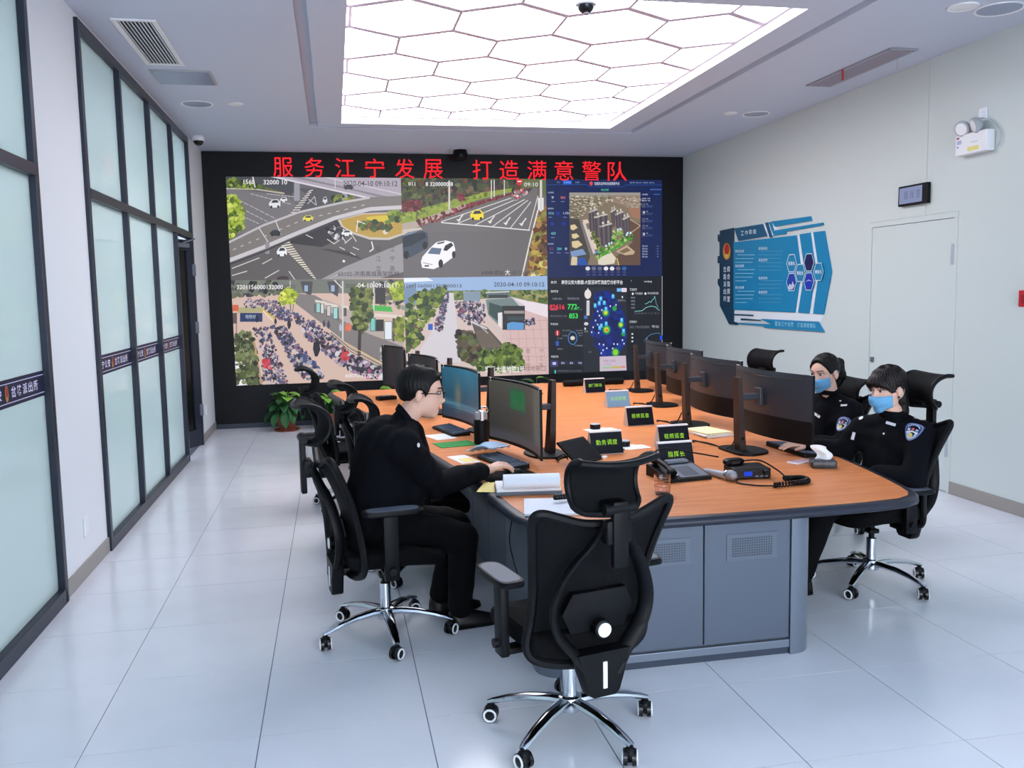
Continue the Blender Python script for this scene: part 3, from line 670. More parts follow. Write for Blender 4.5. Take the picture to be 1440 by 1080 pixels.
P.up(); P.text('011', 50, 232, 84, 250, W_, .01); P.text('8 3200000 8', 135, 232, 270, 252, W_, .01); P.text('2020-04-10', 490, 232, 600, 252, (60, 56, 60)); P.text('09:10', 622, 234, 690, 254, (230, 228, 228)); P.text('60000-宏运', 412, 668, 520, 690, (52, 48, 54), .004); P.text('大', 528, 664, 552, 692, W_, .01); P.text('道与机场', 556, 668, 690, 690, (84, 78, 80))
finish(P, 'camera_feed', 'street camera picture of a wide avenue with a white sedan')
# --- feed 3: rows of parked bicycles by bus shelters
P = Paint((X0, XM, Z0, ZM), (270, 380, .25), vplane, vout, 13)
P.quad(200, 40, 1220, 680, (206, 178, 166)); P.up()
P.poly([(200, 50), (1220, 50), (1220, 130), (200, 130)], (112, 116, 108)); P.blobs(160, [(225, 60), (480, 60), (520, 130), (225, 150)], 18, [(60, 66, 52), (92, 96, 78), (44, 48, 44), (120, 120, 100), (60, 50, 60)])
P.quad(480, 62, 1000, 112, (150, 152, 156)); P.poly([(520, 62), (1000, 62), (1000, 80), (640, 96), (520, 90)], (58, 62, 72)); P.up()
for x in (640, 790): P.poly([(x-30, 62), (x+40, 62), (x+30, 150), (x-16, 120)], (74, 72, 78)); P.quad(x-8, 85, x+12, 120, (150, 170, 196))
P.poly([(575, 130), (690, 140), (1190, 420), (1190, 560), (1100, 540), (860, 400), (640, 230), (560, 170)], (124, 118, 118)); P.line([(580, 132), (700, 150), (900, 250), (1190, 380)], 7, (200, 192, 184)); P.line([(630, 220), (800, 300)], 5, (206, 200, 196)); P.line([(600, 170), (720, 235)], 4, (196, 190, 188)); P.up()
P.poly([(690, 180), (750, 165), (900, 225), (1190, 380), (1190, 430), (1000, 360), (860, 290)], (176, 164, 158))
P.blobs(80, [(1030, 70), (1190, 60), (1190, 215), (1050, 190)], 18, [(60, 60, 62), (96, 96, 92), (120, 128, 80), (84, 70, 66), (150, 150, 154)])
P.poly([(1000, 195), (1120, 205), (1130, 235), (1020, 228)], (70, 176, 76)); P.up()
for x, y, w_, h_ in ((692, 165, 62, 78), (752, 182, 66, 92), (838, 195, 62, 60), (990, 240, 190, 34)): P.poly([(x, y), (x+w_, y+14), (x+w_+6, y+30), (x+4, y+18)], (216, 206, 196))
for x, y, w_, h_, c in ((700, 185, 20, 52, (150, 196, 190)), (725, 190, 16, 52, (200, 210, 206)), (760, 200, 18, 56, (196, 196, 190)), (796, 212, 26, 60, (150, 206, 206)), (850, 215, 16, 40, (90, 84, 84)), (1005, 270, 24, 70, (110, 196, 190)), (1036, 280, 40, 60, (40, 46, 44)), (1085, 290, 38, 98, (216, 226, 232))): P.quad(x-3, y-3, x+w_+3, y+h_+3, (60, 56, 58)); P.up(); P.quad(x, y, x+w_, y+h_, c)
P.quad(1128, 270, 1142, 400, (84, 74, 70)); P.line([(690, 190), (690, 240)], 4, (70, 66, 66)); P.line([(820, 215), (820, 285)], 4, (70, 66, 66)); P.up()
P.line([(848, 60), (848, 410)], 9, (204, 198, 196)); P.line([(800, 55), (848, 105)], 7, (206, 200, 198)); P.line([(552, 60), (552, 250)], 6, (190, 184, 178)); P.line([(1022, 62), (1022, 230)], 8, (204, 198, 196)); P.quad(1030, 95, 1088, 190, (54, 52, 54)); P.up()
P.blobs(170, [(490, 150), (540, 100), (585, 130), (580, 185), (510, 190)], 14, [(190, 200, 60), (160, 176, 44), (120, 140, 40), (210, 214, 90)]); P.line([(552, 180), (556, 240)], 5, (100, 84, 60)); P.line([(572, 180), (566, 235)], 4, (100, 84, 60))
P.line([(945, 300), (940, 480)], 18, (64, 54, 46)); P.blobs(330, [(890, 200), (900, 100), (960, 80), (1012, 120), (1005, 280), (960, 350), (915, 320)], 18, [(62, 74, 36), (92, 104, 50), (44, 54, 30), (120, 128, 66)]); P.blobs(90, [(1110, 90), (1180, 62), (1190, 150), (1140, 165)], 16, [(170, 186, 60), (130, 150, 50)]); P.blobs(70, [(1145, 275), (1190, 265), (1190, 400), (1150, 400)], 16, [(140, 150, 60), (96, 110, 44)]); P.up()
P.poly([(255, 210), (395, 205), (400, 235), (255, 240)], (170, 164, 120)); P.quad(270, 240, 396, 290, (34, 52, 96)); P.up(); P.text('地铁站', 300, 250, 360, 272, (190, 200, 220)); P.line([(250, 240), (250, 380)], 8, (150, 130, 124)); P.line([(395, 215), (470, 270)], 14, (206, 176, 70)); P.line([(400, 228), (455, 285)], 5, (236, 220, 190)); P.line([(474, 190), (478, 260)], 8, (220, 210, 204)); P.quad(228, 195, 262, 230, (206, 96, 66)); P.quad(228, 240, 252, 300, (90, 80, 80)); P.up()
def bikes(n, poly, s=9): P.blobs(n, poly, s, BIKES, 14, 4); P.up()
bikes(260, [(300, 160), (470, 170), (560, 240), (500, 280), (400, 215), (290, 205)], 8); bikes(160, [(480, 205), (560, 230), (560, 290), (480, 270)], 9)
bikes(420, [(560, 235), (690, 290), (800, 380), (900, 480), (1090, 560), (1150, 600), (1010, 610), (900, 570), (780, 500), (640, 380)], 13); P.blobs(130, [(760, 430), (900, 470), (1140, 590), (900, 575)], 16, [(40, 38, 46), (60, 56, 70), (150, 120, 150), (190, 184, 190)]); P.up()
bikes(420, [(440, 310), (520, 320), (600, 420), (690, 520), (740, 590), (720, 625), (630, 610), (560, 520), (500, 400)], 13); P.blobs(90, [(560, 440), (700, 530), (735, 620), (640, 600)], 15, [(52, 60, 104), (150, 150, 170), (40, 40, 52), (196, 180, 170)]); P.up()
bikes(300, [(340, 330), (430, 320), (470, 440), (545, 640), (390, 650), (400, 470)], 11); P.blobs(24, [(400, 500), (440, 500), (440, 550), (400, 550)], 12, [(196, 56, 70)]); P.blobs(24, [(840, 450), (880, 460), (880, 500), (845, 500)], 11, [(190, 60, 66)]); P.blobs(60, [(960, 560), (1140, 570), (1140, 610), (980, 610)], 14, [(196, 190, 196), (176, 90, 140), (60, 58, 66)])
P.up(); P.blobs(330, [(245, 360), (330, 345), (350, 420), (385, 640), (250, 640)], 17, [(66, 74, 44), (92, 104, 60), (48, 54, 36), (120, 128, 84)]); P.line([(345, 380), (390, 640)], 12, (180, 150, 110)); P.poly([(240, 440), (285, 445), (300, 475), (240, 480)], (232, 228, 232)); P.poly([(240, 510), (290, 515), (300, 535), (240, 560)], (232, 228, 232)); P.poly([(245, 610), (330, 618), (310, 645), (245, 650)], (236, 232, 236))
P.line([(780, 350), (890, 440), (1130, 570)], 5, (92, 100, 96)); P.line([(780, 365), (890, 455), (1130, 590)], 4, (70, 78, 76)); P.dash((780, 360), (1130, 580), 22, (84, 92, 88), 40, .2); P.line([(850, 405), (1140, 560)], 4, (226, 196, 120))
for x, y, h_, c in ((546, 300, 60, (30, 28, 34)), (700, 430, 110, (30, 28, 36)), (470, 285, 40, (34, 32, 40)), (742, 300, 40, (66, 60, 76)), (768, 305, 46, (60, 56, 80)), (870, 320, 50, (220, 106, 70)), (886, 318, 50, (226, 110, 74)), (835, 320, 46, (170, 180, 196)), (365, 270, 46, (30, 30, 40))): P.poly([(x-h_*.14, y-h_*.25), (x+h_*.14, y-h_*.25), (x+h_*.2, y+h_*.15), (x+h_*.06, y+h_*.5), (x-h_*.08, y+h_*.5), (x-h_*.18, y+h_*.1)], c); P.ell(x, y-h_*.36, h_*.09, h_*.11, (50, 40, 40) if c[0] < 100 else c)
P.up(); P.text('3201156000132000', 252, 82, 512, 107, W_, .012); P.text('0020', 515, 82, 580, 104, (70, 70, 70)); P.text('2020', 862, 76, 915, 98, (64, 62, 64)); P.text('-04-10-09:10:11', 920, 72, 1150, 98, W_, .01)
P.text('南', 1056, 432, 1082, 462, W_); P.text('江', 1056, 480, 1082, 510, W_); P.text('宁', 1128, 480, 1150, 510, W_); P.text('60070-双龙大道地铁', 862, 578, 1140, 606, W_, .006)
finish(P, 'camera_feed', 'street camera picture of parked bicycles beside bus shelters')
# --- feed 4: underground station exit
P = Paint((XM, XD, Z0, ZM), (600, 370, .25), vplane, vout, 14)
P.quad(-160, 50, 720, 660, (206, 186, 180)); P.up(); P.quad(-160, 60, 700, 160, (150, 176, 214)); P.up(); P.poly([(-160, 60), (-60, 62), (0, 80), (40, 100), (-160, 110)], (226, 232, 242)); P.poly([(-160, 158), (700, 150), (700, 240), (480, 190), (-160, 230)], (96, 116, 62)); P.up()
P.blobs(300, [(-160, 165), (690, 158), (690, 235), (470, 178), (120, 188), (-160, 250)], 15, [(76, 100, 46), (104, 124, 64), (60, 80, 44), (130, 140, 84), (150, 136, 84)]); P.up()
P.poly([(-150, 150), (-60, 110), (-60, 240), (-140, 320), (-160, 320)], (116, 140, 170)); P.blobs(200, [(-60, 160), (110, 140), (90, 230), (0, 330), (-140, 420), (-140, 260)], 20, GREENS); P.poly([(-150, 330), (-60, 320), (-30, 440), (-150, 480)], (104, 120, 54)); P.blobs(120, [(-150, 380), (-40, 330), (-20, 430), (-150, 520)], 20, GREENS+[(90, 70, 60)])
P.up(); P.poly([(128, 165), (150, 168), (180, 420), (190, 560), (60, 560), (-60, 520), (20, 400)], (206, 200, 208)); P.line([(146, 180), (150, 400), (150, 560)], 3, (186, 178, 184)); P.up()
P.blobs(200, [(108, 170), (130, 172), (100, 300), (90, 380), (44, 380), (60, 290)], 9, BIKES, 14, 4); P.quad(8, 342, 34, 376, (40, 90, 190)); P.blobs(200, [(160, 215), (320, 215), (330, 330), (240, 350), (180, 300)], 11, BIKES+[(70, 60, 52)], 14, 4)
P.poly([(205, 175), (215, 162), (300, 160), (304, 175), (300, 215), (210, 215)], (128, 146, 164)); P.line([(205, 163), (302, 162)], 5, (190, 200, 212)); P.up()
P.poly([(460, 195), (690, 235), (690, 310), (600, 285), (480, 240)], (226, 214, 222)); P.line([(480, 205), (690, 245)], 4, (200, 186, 196)); P.dash((490, 225), (690, 275), 34, (206, 192, 202), 12, .08); P.poly([(540, 260), (690, 310), (690, 640), (560, 640), (420, 420), (440, 300)], (208, 178, 176)); P.up()
for k in range(7): P.line([(440, 330+k*48), (690, 320+k*52)], 2.5, (184, 152, 150)); P.line([(470+k*40, 300), (480+k*50, 640)], 2.5, (184, 152, 150))
P.up(); P.poly([(335, 165), (465, 160), (468, 195), (340, 200)], (96, 110, 112)); P.quad(348, 178, 455, 196, (52, 62, 62)); P.line([(332, 166), (466, 160)], 7, (190, 196, 200)); P.poly([(332, 205), (480, 195), (520, 240), (430, 250), (425, 370), (345, 290)], (112, 130, 130)); P.poly([(350, 220), (430, 245), (425, 350), (350, 285)], (58, 78, 76)); P.poly([(332, 205), (480, 194), (550, 236), (430, 248)], (196, 192, 196)); P.up()
P.quad(425, 240, 552, 375, (46, 48, 50)); P.quad(425, 240, 552, 262, (206, 202, 206)); P.quad(435, 268, 548, 284, (150, 140, 140)); P.quad(455, 300, 545, 322, (60, 74, 76)); P.poly([(452, 340), (480, 330), (546, 336), (546, 374), (452, 374)], (90, 150, 206)); P.poly([(400, 280), (428, 276), (428, 372), (402, 350)], (226, 222, 224)); P.line([(424, 300), (424, 372)], 6, (200, 196, 198)); P.blobs(40, [(550, 320), (605, 310), (605, 345), (555, 350)], 10, BIKES, 10, 4)
P.up(); P.poly([(250, 325), (340, 360), (440, 470), (430, 486), (300, 492)], (92, 86, 82)); P.poly([(270, 380), (340, 375), (420, 470), (310, 480)], (124, 114, 106)); P.line([(250, 325), (310, 488), (438, 480), (340, 370), (250, 330)], 9, (206, 202, 206)); P.line([(250, 345), (290, 345), (345, 395)], 5, (186, 182, 186)); P.line([(340, 330), (440, 400), (440, 470)], 5, (190, 186, 190)); P.line([(300, 395), (350, 395)], 8, (200, 196, 200))
P.up(); P.blobs(240, [(170, 380), (250, 395), (280, 440), (300, 490), (290, 560), (190, 540), (180, 450)], 22, [(70, 60, 46), (60, 72, 42), (84, 92, 54), (54, 46, 46), (96, 80, 62)]); P.blobs(330, [(300, 500), (420, 480), (460, 450), (520, 480), (550, 560), (530, 600), (300, 600), (250, 560)], 19, [(72, 92, 40), (104, 122, 52), (50, 66, 34), (120, 140, 66)]); P.up()
P.text('32011560001320000013', -135, 118, 196, 138, (66, 70, 86), .008); P.text('2020-04-10 09:10:12', 378, 108, 662, 132, (52, 56, 66), .008)
for k, ch in enumerate('南江岔'): P.text(ch, 558, 480+k*40, 582, 508+k*40, (150, 118, 116))
for k, ch in enumerate('宁江路'): P.text(ch, 634, 480+k*40, 656, 508+k*40, (150, 118, 116))
P.text('宏运大道地铁3号', 328, 578, 550, 614, (240, 238, 240), .012); P.text('线地铁口', 552, 578, 668, 606, (120, 100, 96))
finish(P, 'camera_feed', 'street camera picture of an underground station exit')
# --- dashboard 1: navy panel round an aerial photograph of tower blocks
P = Paint((XD, X1, 1.89, Z1), (765, 250, .12968), vplane, vout, 15); B1 = (126, 150, 205)
P.quad(-20, -40, 1400, 1200, (10, 28, 78)); P.up(); P.quad(-20, -40, 1400, 10, (8, 14, 34)); P.line([(30, 75), (460, 75), (490, 98), (850, 98), (890, 78), (1280, 78)], 4, (34, 84, 170)); P.quad(205, 28, 300, 72, (16, 86, 196)); P.up()
P.ell(511, 62, 18, 24, (216, 70, 66)); P.text('岔路派出所综合指挥室平台', 545, 46, 818, 80, (214, 220, 240), .006); P.text('综合态势', 618, 118, 702, 144, (90, 206, 160)); P.text('首页', 140, 42, 176, 58, B1); P.text('实战指挥', 216, 40, 292, 60, (140, 190, 245)); P.text('设置', 335, 42, 386, 58, B1); P.text('警情 勤务 视频 退出', 930, 44, 1195, 62, B1)
for y, s_ in ((160, '今日警情'), (332, '值班勤务'), (716, '视频资源')): P.text(s_, 40, y-8, 104, y+10, (190, 204, 236))
for x, y, s_, c in ((80, 214, '9', (190, 206, 240)), (182, 214, '862', (206, 110, 110)), (46, 384, '4036', (110, 170, 180)), (208, 384, '1,256', (176, 190, 230)), (76, 604, '429', (110, 200, 200)), (60, 770, '51', (150, 60, 80)), (140, 770, '284', (70, 196, 200)), (226, 770, '8', (190, 196, 210))): P.text(s_, x, y-14, x+12+13*len(s_), y+14, c, .01); P.quad(x, y+40, x+40, y+48, (110, 130, 180))
P.ell(150, 386, 24, 24, (14, 44, 140)); P.ell(88, 500, 18, 18, (16, 52, 160)); P.ell(212, 498, 18, 18, (16, 52, 160))
for k, y in enumerate((300, 380, 460, 535, 615)): P.quad(1064, y-26, 1098, y+24, (70, 78, 100)); P.ell(1084, y-4, 10, 14, (196, 190, 196)); P.quad(1108, y-18, 1128, y-10, B1); P.quad(1108, y+2, 1180, y+7, (66, 90, 140)); P.quad(1108, y+14, 1170, y+19, (66, 90, 140))
for k in range(5): P.text('警力分布', 1066, 732+k*29, 1124, 750+k*29, (196, 206, 232)); P.quad(1226, 735+k*29, 1238, 745+k*29, (130, 146, 190))
P.text('在线民警', 1066, 172, 1124, 190, (196, 206, 232)); P.text('巡逻 128', 1060, 218, 1150, 232, (220, 226, 240)); P.text('值守 96', 1060, 240, 1150, 256, (220, 226, 240)); P.quad(1190, 176, 1256, 184, (50, 110, 190)); P.quad(1150, 120, 1270, 134, (60, 90, 160))
for k, c in enumerate(((216, 216, 220), (96, 104, 130), (90, 98, 126), (226, 224, 226), (226, 224, 228), (104, 96, 110), (40, 96, 150))): P.ell(474+k*66, 984, 25, 22, c); P.quad(458+k*66, 1018, 494+k*66, 1026, (96, 90, 150)); P.quad(458+k*66, 1048, 494+k*66, 1056, (90, 96, 150))
P.up(); P.quad(275, 160, 1045, 948, (126, 112, 92)); P.up(); P.quad(275, 160, 1045, 205, (150, 146, 138)); P.poly([(700, 190), (1045, 190), (1045, 330), (930, 330), (760, 270)], (142, 122, 108)); P.poly([(900, 440), (1045, 500), (1045, 948), (820, 948), (780, 860), (960, 700)], (96, 74, 62)); P.poly([(275, 440), (400, 450), (500, 850), (470, 948), (275, 948)], (70, 66, 64)); P.poly([(910, 330), (1045, 330), (1045, 450), (960, 430)], (156, 112, 90)); P.up()
P.blobs(330, [(280, 200), (700, 190), (760, 260), (480, 340), (400, 430), (280, 430)], 18, [(176, 166, 146), (106, 96, 80), (206, 196, 176), (84, 80, 66), (120, 116, 86)], 12, 4, .5); P.blobs(100, [(760, 200), (1045, 200), (1045, 320), (900, 320)], 22, [(166, 150, 132), (120, 104, 90), (186, 176, 160)], 12, 4, .4); P.line([(930, 450), (1045, 520), (940, 600)], 9, (186, 160, 130))
P.poly([(380, 450), (420, 440), (560, 830), (500, 850)], (120, 112, 104)); P.line([(430, 480), (545, 820)], 26, (206, 192, 192)); P.up(); P.poly([(415, 460), (470, 450), (490, 490), (440, 500)], (216, 196, 176)); P.poly([(470, 560), (510, 560), (530, 640), (495, 640)], (206, 190, 170)); P.poly([(510, 680), (545, 670), (580, 770), (548, 780)], (214, 198, 180)); P.poly([(555, 800), (600, 785), (602, 835), (560, 840)], (90, 130, 190))
for x, y, w_, h_ in ((285, 515, 80, 55), (300, 612, 85, 50), (300, 690, 120, 75)): P.poly([(x, y), (x+w_*.6, y-10), (x+w_, y+h_*.5), (x+w_*.4, y+h_), (x+5, y+h_*.8)], (214, 192, 150))
P.poly([(285, 800), (420, 770), (460, 830), (300, 860)], (120, 146, 186)); P.poly([(300, 850), (360, 860), (360, 948), (290, 948)], (206, 190, 160)); P.poly([(370, 870), (440, 865), (480, 948), (356, 948)], (34, 80, 160)); P.poly([(580, 870), (720, 800), (780, 870), (760, 930), (640, 948), (590, 940)], (216, 206, 186)); P.poly([(620, 880), (715, 830), (750, 875), (660, 920)], (190, 178, 156)); P.poly([(780, 800), (900, 730), (985, 800), (970, 832), (880, 840)], (190, 166, 136)); P.poly([(810, 800), (900, 755), (940, 790), (860, 820)], (120, 100, 80)); P.line([(790, 870), (812, 948)], 12, (206, 170, 90)); P.up()
P.poly([(560, 860), (930, 650), (965, 600), (960, 660), (700, 820), (580, 880)], (70, 150, 44)); P.blobs(150, [(560, 860), (760, 560), (860, 560), (960, 610), (960, 660), (700, 820), (580, 880)], 17, [(90, 170, 50), (56, 110, 40), (130, 176, 70), (44, 84, 36), (170, 180, 120)]); P.blobs(60, [(490, 500), (600, 700), (600, 800), (520, 640)], 14, GREENS); P.up()
for x, y, w_, h_ in ((720, 340, 60, 180), (480, 345, 100, 220), (770, 370, 90, 180), (540, 400, 150, 230), (850, 420, 80, 200), (600, 500, 140, 220)):
    P.poly([(x, y+20), (x+w_, y), (x+w_-10, y+h_), (x+18, y+h_+24)], (84, 76, 82)); P.up()
    for k in range(5): P.line([(x+w_*(.12+.19*k), y+14), (x+16+w_*(.1+.17*k), y+h_+8)], w_*.06, (116, 106, 108) if k % 2 else (58, 52, 60))
    P.poly([(x-4, y+24), (x+w_*.9, y-12), (x+w_+4, y+2), (x+10, y+40)], (190, 184, 176)); P.up(); P.quad(x+w_*.2, y-22, x+w_*.36, y+2, (212, 206, 200)); P.quad(x+w_*.6, y-34, x+w_*.76, y-8, (212, 206, 200))
P.up()
for x, y in ((672, 738), (706, 716), (732, 706), (800, 562), (826, 556), (895, 620), (938, 598), (905, 600)): P.ell(x, y, 10, 14, (196, 226, 244))
finish(P, 'dashboard', 'navy dashboard round an aerial photograph of tower blocks')
# --- dashboard 2: black panel with a heat map
P = Paint((XD, X1, Z0, 1.89), (765, 385, .14346), vplane, vout, 16); GY = (150, 156, 166)
P.quad(-20, -40, 1400, 1200, (16, 20, 28)); P.up(); P.text('南京公安大数据-大型活动客流态势分析平台', 172, 62, 772, 104, (230, 232, 238), .014); P.text('首页', 66, 70, 124, 96, (214, 218, 226), .01); P.text('nanjing', 982, 66, 1056, 88, (230, 232, 236)); P.text('×', 848, 60, 862, 76, GY)
P.text('实时客流', 66, 160, 138, 184, (226, 228, 232), .012); P.text('今日累计客流', 80, 234, 174, 256, GY); P.text('实时在场人数', 230, 232, 344, 254, GY); P.text('82616', 54, 300, 202, 350, (232, 44, 66), .02); P.text('772-', 232, 296, 344, 350, (60, 222, 90), .02); P.text('853', 246, 388, 332, 438, (60, 222, 90), .02); P.text('最近五分钟进入人数', 64, 404, 222, 424, (110, 116, 126)); P.text('同比 +2.6%', 262, 342, 376, 358, (50, 150, 80)); P.quad(60, 340, 130, 358, (190, 60, 80))
P.text('客流分析', 62, 482, 138, 504, (210, 214, 220), .01); P.ell(131, 580, 25, 32, (150, 22, 40), 16); P.up(); P.ell(131, 570, 8, 8, (240, 190, 195)); P.quad(126, 578, 136, 602, (240, 190, 195)); P.ell(131, 682, 24, 30, (14, 50, 120), 16); P.up(); P.ell(131, 672, 7, 7, (70, 130, 220)); P.quad(126, 680, 135, 704, (70, 130, 220)); P.text('51.2%', 130, 626, 180, 640, GY); P.text('48.8%', 130, 730, 184, 744, GY)
n_ = 28; R_ = [(280+42*math.cos(2*PI*k/n_), 630+62*math.sin(2*PI*k/n_)) for k in range(n_+1)]; P.line(R_, 7, (60, 130, 200)); P.ell(280, 630, 23, 20, (210, 206, 206), 14); P.text('18-25岁', 182, 548, 252, 562, GY); P.text('26-35岁', 312, 548, 378, 562, GY); P.text('36-45', 330, 574, 378, 588, GY); P.text('46+', 340, 598, 378, 612, (130, 130, 200)); P.text('12.6%', 182, 600, 230, 614, GY); P.text('外地游客', 304, 696, 380, 712, GY); P.line([(252, 556), (284, 572)], 3, GY); P.line([(284, 690), (304, 704)], 3, (60, 130, 200))
P.text('时段分布', 70, 800, 140, 824, (210, 214, 220), .01); P.quad(62, 850, 138, 912, (58, 56, 100)); P.quad(140, 850, 376, 892, (30, 32, 52)); P.up(); P.quad(84, 866, 118, 892, (190, 192, 240))
for k, s_ in enumerate(('周内', '周末', '节日')): P.text(s_, 168+k*84, 864, 202+k*84, 886, (186, 190, 230), .01)
P.quad(104, 945, 116, 975, (70, 220, 200)); P.text('00 02 04 06 08 10 12 14 16 18 20 22', 136, 942, 370, 962, (110, 116, 126)); P.quad(388, 130, 812, 960, (30, 34, 42)); P.up()
P.poly([(500, 190), (560, 165), (640, 170), (710, 240), (740, 330), (800, 420), (812, 560), (800, 700), (720, 800), (560, 805), (520, 720), (490, 620), (450, 560), (450, 480), (490, 380)], (6, 30, 110)); P.up(); P.blobs(220, [(510, 200), (640, 180), (720, 300), (790, 440), (790, 640), (700, 790), (560, 780), (500, 600), (470, 520), (510, 380)], 38, [(6, 26, 100), (8, 36, 128), (4, 20, 84), (8, 40, 140)], 8, 8); P.up()
for x, y, r in ((604, 380, 30), (752, 500, 26), (612, 548, 36), (700, 770, 34), (690, 340, 20), (776, 590, 18)):
    for q, c in ((1.25, (10, 90, 110)), (1.0, (30, 150, 60)), (.72, (140, 200, 40)), (.42, (226, 210, 50))):
        if r < 25 and q < .9 or (x == 700 and q < .7): continue
        P.ell(x, y, r*q, r*q*1.15, c, 14); P.up()
P.ell(614, 552, 12, 12, (226, 70, 40)); P.up()
for x, y in ((555, 245), (540, 290), (590, 285), (500, 312), (606, 345), (675, 222), (560, 510), (608, 490), (760, 455), (778, 560), (545, 530)): P.quad(x-14, y-22, x+14, y+20, (60, 170, 226)); P.up(); P.quad(x-7, y-14, x+7, y+4, (150, 214, 244))
for x, y in ((524, 368), (566, 356), (542, 410), (560, 434), (504, 458), (524, 498), (480, 524), (466, 572), (534, 578), (704, 306), (648, 318), (540, 688), (582, 696), (684, 688), (718, 690), (614, 730), (578, 748), (672, 732), (560, 778), (768, 650), (782, 684)): P.ell(x, y, 7, 10, (206, 214, 240), 8)
P.ell(428, 200, 33, 46, (226, 214, 214), 20); P.poly([(418, 160), (428, 136), (438, 160)], (226, 214, 214)); P.quad(416, 262, 444, 408, (220, 212, 214)); P.up(); P.quad(424, 280, 436, 390, (176, 182, 210)); P.quad(392, 410, 424, 442, (60, 110, 180)); P.ell(412, 490, 22, 16, (206, 204, 210)); P.ell(402, 538, 8, 12, (216, 216, 220)); P.text('图层', 394, 556, 430, 574, GY); P.quad(712, 140, 760, 176, (70, 156, 226)); P.quad(760, 140, 808, 178, (232, 222, 226)); P.up(); P.text('热力', 718, 148, 754, 170, (220, 236, 250)); P.text('点位', 768, 148, 802, 170, (200, 110, 120)); P.ell(766, 228, 7, 12, (220, 220, 224)); P.text('展览中心', 722, 250, 800, 272, GY)
P.poly([(544, 812), (800, 802), (808, 946), (546, 956)], (196, 180, 196)); P.up(); P.text('拥挤 舒适', 580, 842, 700, 866, (150, 130, 160)); P.text('一般 较多', 590, 876, 660, 896, (150, 130, 160)); P.quad(660, 906, 740, 926, (186, 176, 90)); P.quad(745, 904, 796, 922, (216, 130, 120)); P.quad(575, 910, 655, 930, (150, 190, 150))
P.text('客流趋势', 838, 142, 910, 168, (200, 204, 210), .01); P.ell(868, 196, 10, 12, (230, 232, 236)); P.ell(992, 194, 10, 12, (230, 232, 236)); P.text('今日客流', 890, 182, 966, 204, (216, 220, 226)); P.text('昨日同时段', 1014, 180, 1120, 202, (216, 220, 226))
for k in range(4): P.text('%d000' % (8-2*k), 850, 226+k*33, 890, 242+k*33, GY)
P.line([(886, 368), (960, 362), (1000, 330), (1050, 316), (1090, 325), (1110, 345), (1132, 358)], 5, (140, 214, 216)); P.line([(986, 296), (1010, 290), (1030, 272), (1046, 280), (1060, 255), (1074, 246), (1084, 220)], 5, (120, 206, 206)); P.line([(1084, 220), (1098, 290), (1118, 335)], 4, (120, 170, 180)); P.text('00 03 06 09 12 15 18 21', 884, 378, 1124, 396, (106, 110, 120)); P.text('区域统计', 838, 458, 910, 482, (190, 194, 200), .01); P.text('最近二十四小时区域客流', 840, 508, 1032, 534, (120, 126, 136)); P.text('导出', 1054, 504, 1122, 530, (190, 194, 204))
for k in range(3): P.ell(864, 590+k*36, 10, 9, (206, 208, 212))
P.line([(980, 660), (1010, 620), (1050, 592), (1100, 582), (1140, 584)], 4, (90, 150, 200)); P.quad(1134, 604, 1172, 650, (20, 70, 220)); P.quad(1154, 4, 1172, 700, (206, 204, 212)); P.text('主城', 436, 758, 462, 774, GY)
finish(P, 'dashboard', 'black dashboard with a blue heat map and red and green figures')
# ================================================================== CONSOLE
# plan of the worktop (widens towards the video wall), clockwise from the near left
TOP = [(1.04, 3.585), (1.45, 3.565), (1.95, 3.562), (2.40, 3.578), (2.60, 3.605), (2.70, 3.66), (2.755, 3.74), (2.79, 3.85), (2.825, 4.0), (2.88, 4.3), (2.98, 5.0), (3.25, 6.9), (3.58, 9.15), (3.57, 9.3), (3.48, 9.39), (3.3, 9.42), (1.7, 9.44), (.15, 9.42), (-.02, 9.39), (-.09, 9.3), (-.09, 9.15), (.27, 7.1), (.59, 5.1), (.665, 4.65), (.70, 4.42), (.722, 4.2), (.737, 4.0), (.76, 3.82), (.80, 3.72), (.88, 3.63)]
wt = tag(empty('console_worktop', (1.7, 6.4, 0)), 'long orange wood console worktop with black rounded edge, widening to the back', 'table')
def inset(P, d):
    out = []; n = len(P); area = sum(P[i][0]*P[(i+1) % n][1]-P[(i+1) % n][0]*P[i][1] for i in range(n)); sg = 1 if area > 0 else -1
    for i in range(n):
        a, b, c = np.array(P[i-1]), np.array(P[i]), np.array(P[(i+1) % n])
        e1 = (b-a)/np.hypot(*(b-a)); e2 = (c-b)/np.hypot(*(c-b)); n1 = np.array([-e1[1], e1[0]])*sg; n2 = np.array([-e2[1], e2[0]])*sg
        m = n1+n2; m /= max(.3, (m@m)/2); out.append(tuple(b+m*d))
    return out
def stack_loops(mb, loops):
    n = len(loops[0]); V = [p for L in loops for p in L]; k = len(loops)
    F = [(i*n+j, i*n+(j+1) % n, (i+1)*n+(j+1) % n, (i+1)*n+j) for i in range(k-1) for j in range(n)]
    F += [tuple(range(n-1, -1, -1)), tuple((k-1)*n+j for j in range(n))]
    return mb.add(V, F)
top_in = inset(TOP, .05)
m = MB(); stack_loops(m, [[(x, y, ZT-.035) for x, y in top_in], [(x, y, ZT) for x, y in top_in]]); loc(m, wt).build('wood_top', 'orange_wood', wt)
m = MB(); prof = [(.052, ZT-.001), (.03, ZT-.0015), (.012, ZT-.006), (.002, ZT-.016), (0, ZT-.026), (.006, ZT-.038), (.02, ZT-.044), (.08, ZT-.045)]
stack_loops(m, [[(x, y, z) for x, y in inset(TOP, d)] for d, z in prof]); loc(m, wt).build('edge_trim', 'edge_black', wt, True)
ZU = ZT-.046                                   # underside of the worktop
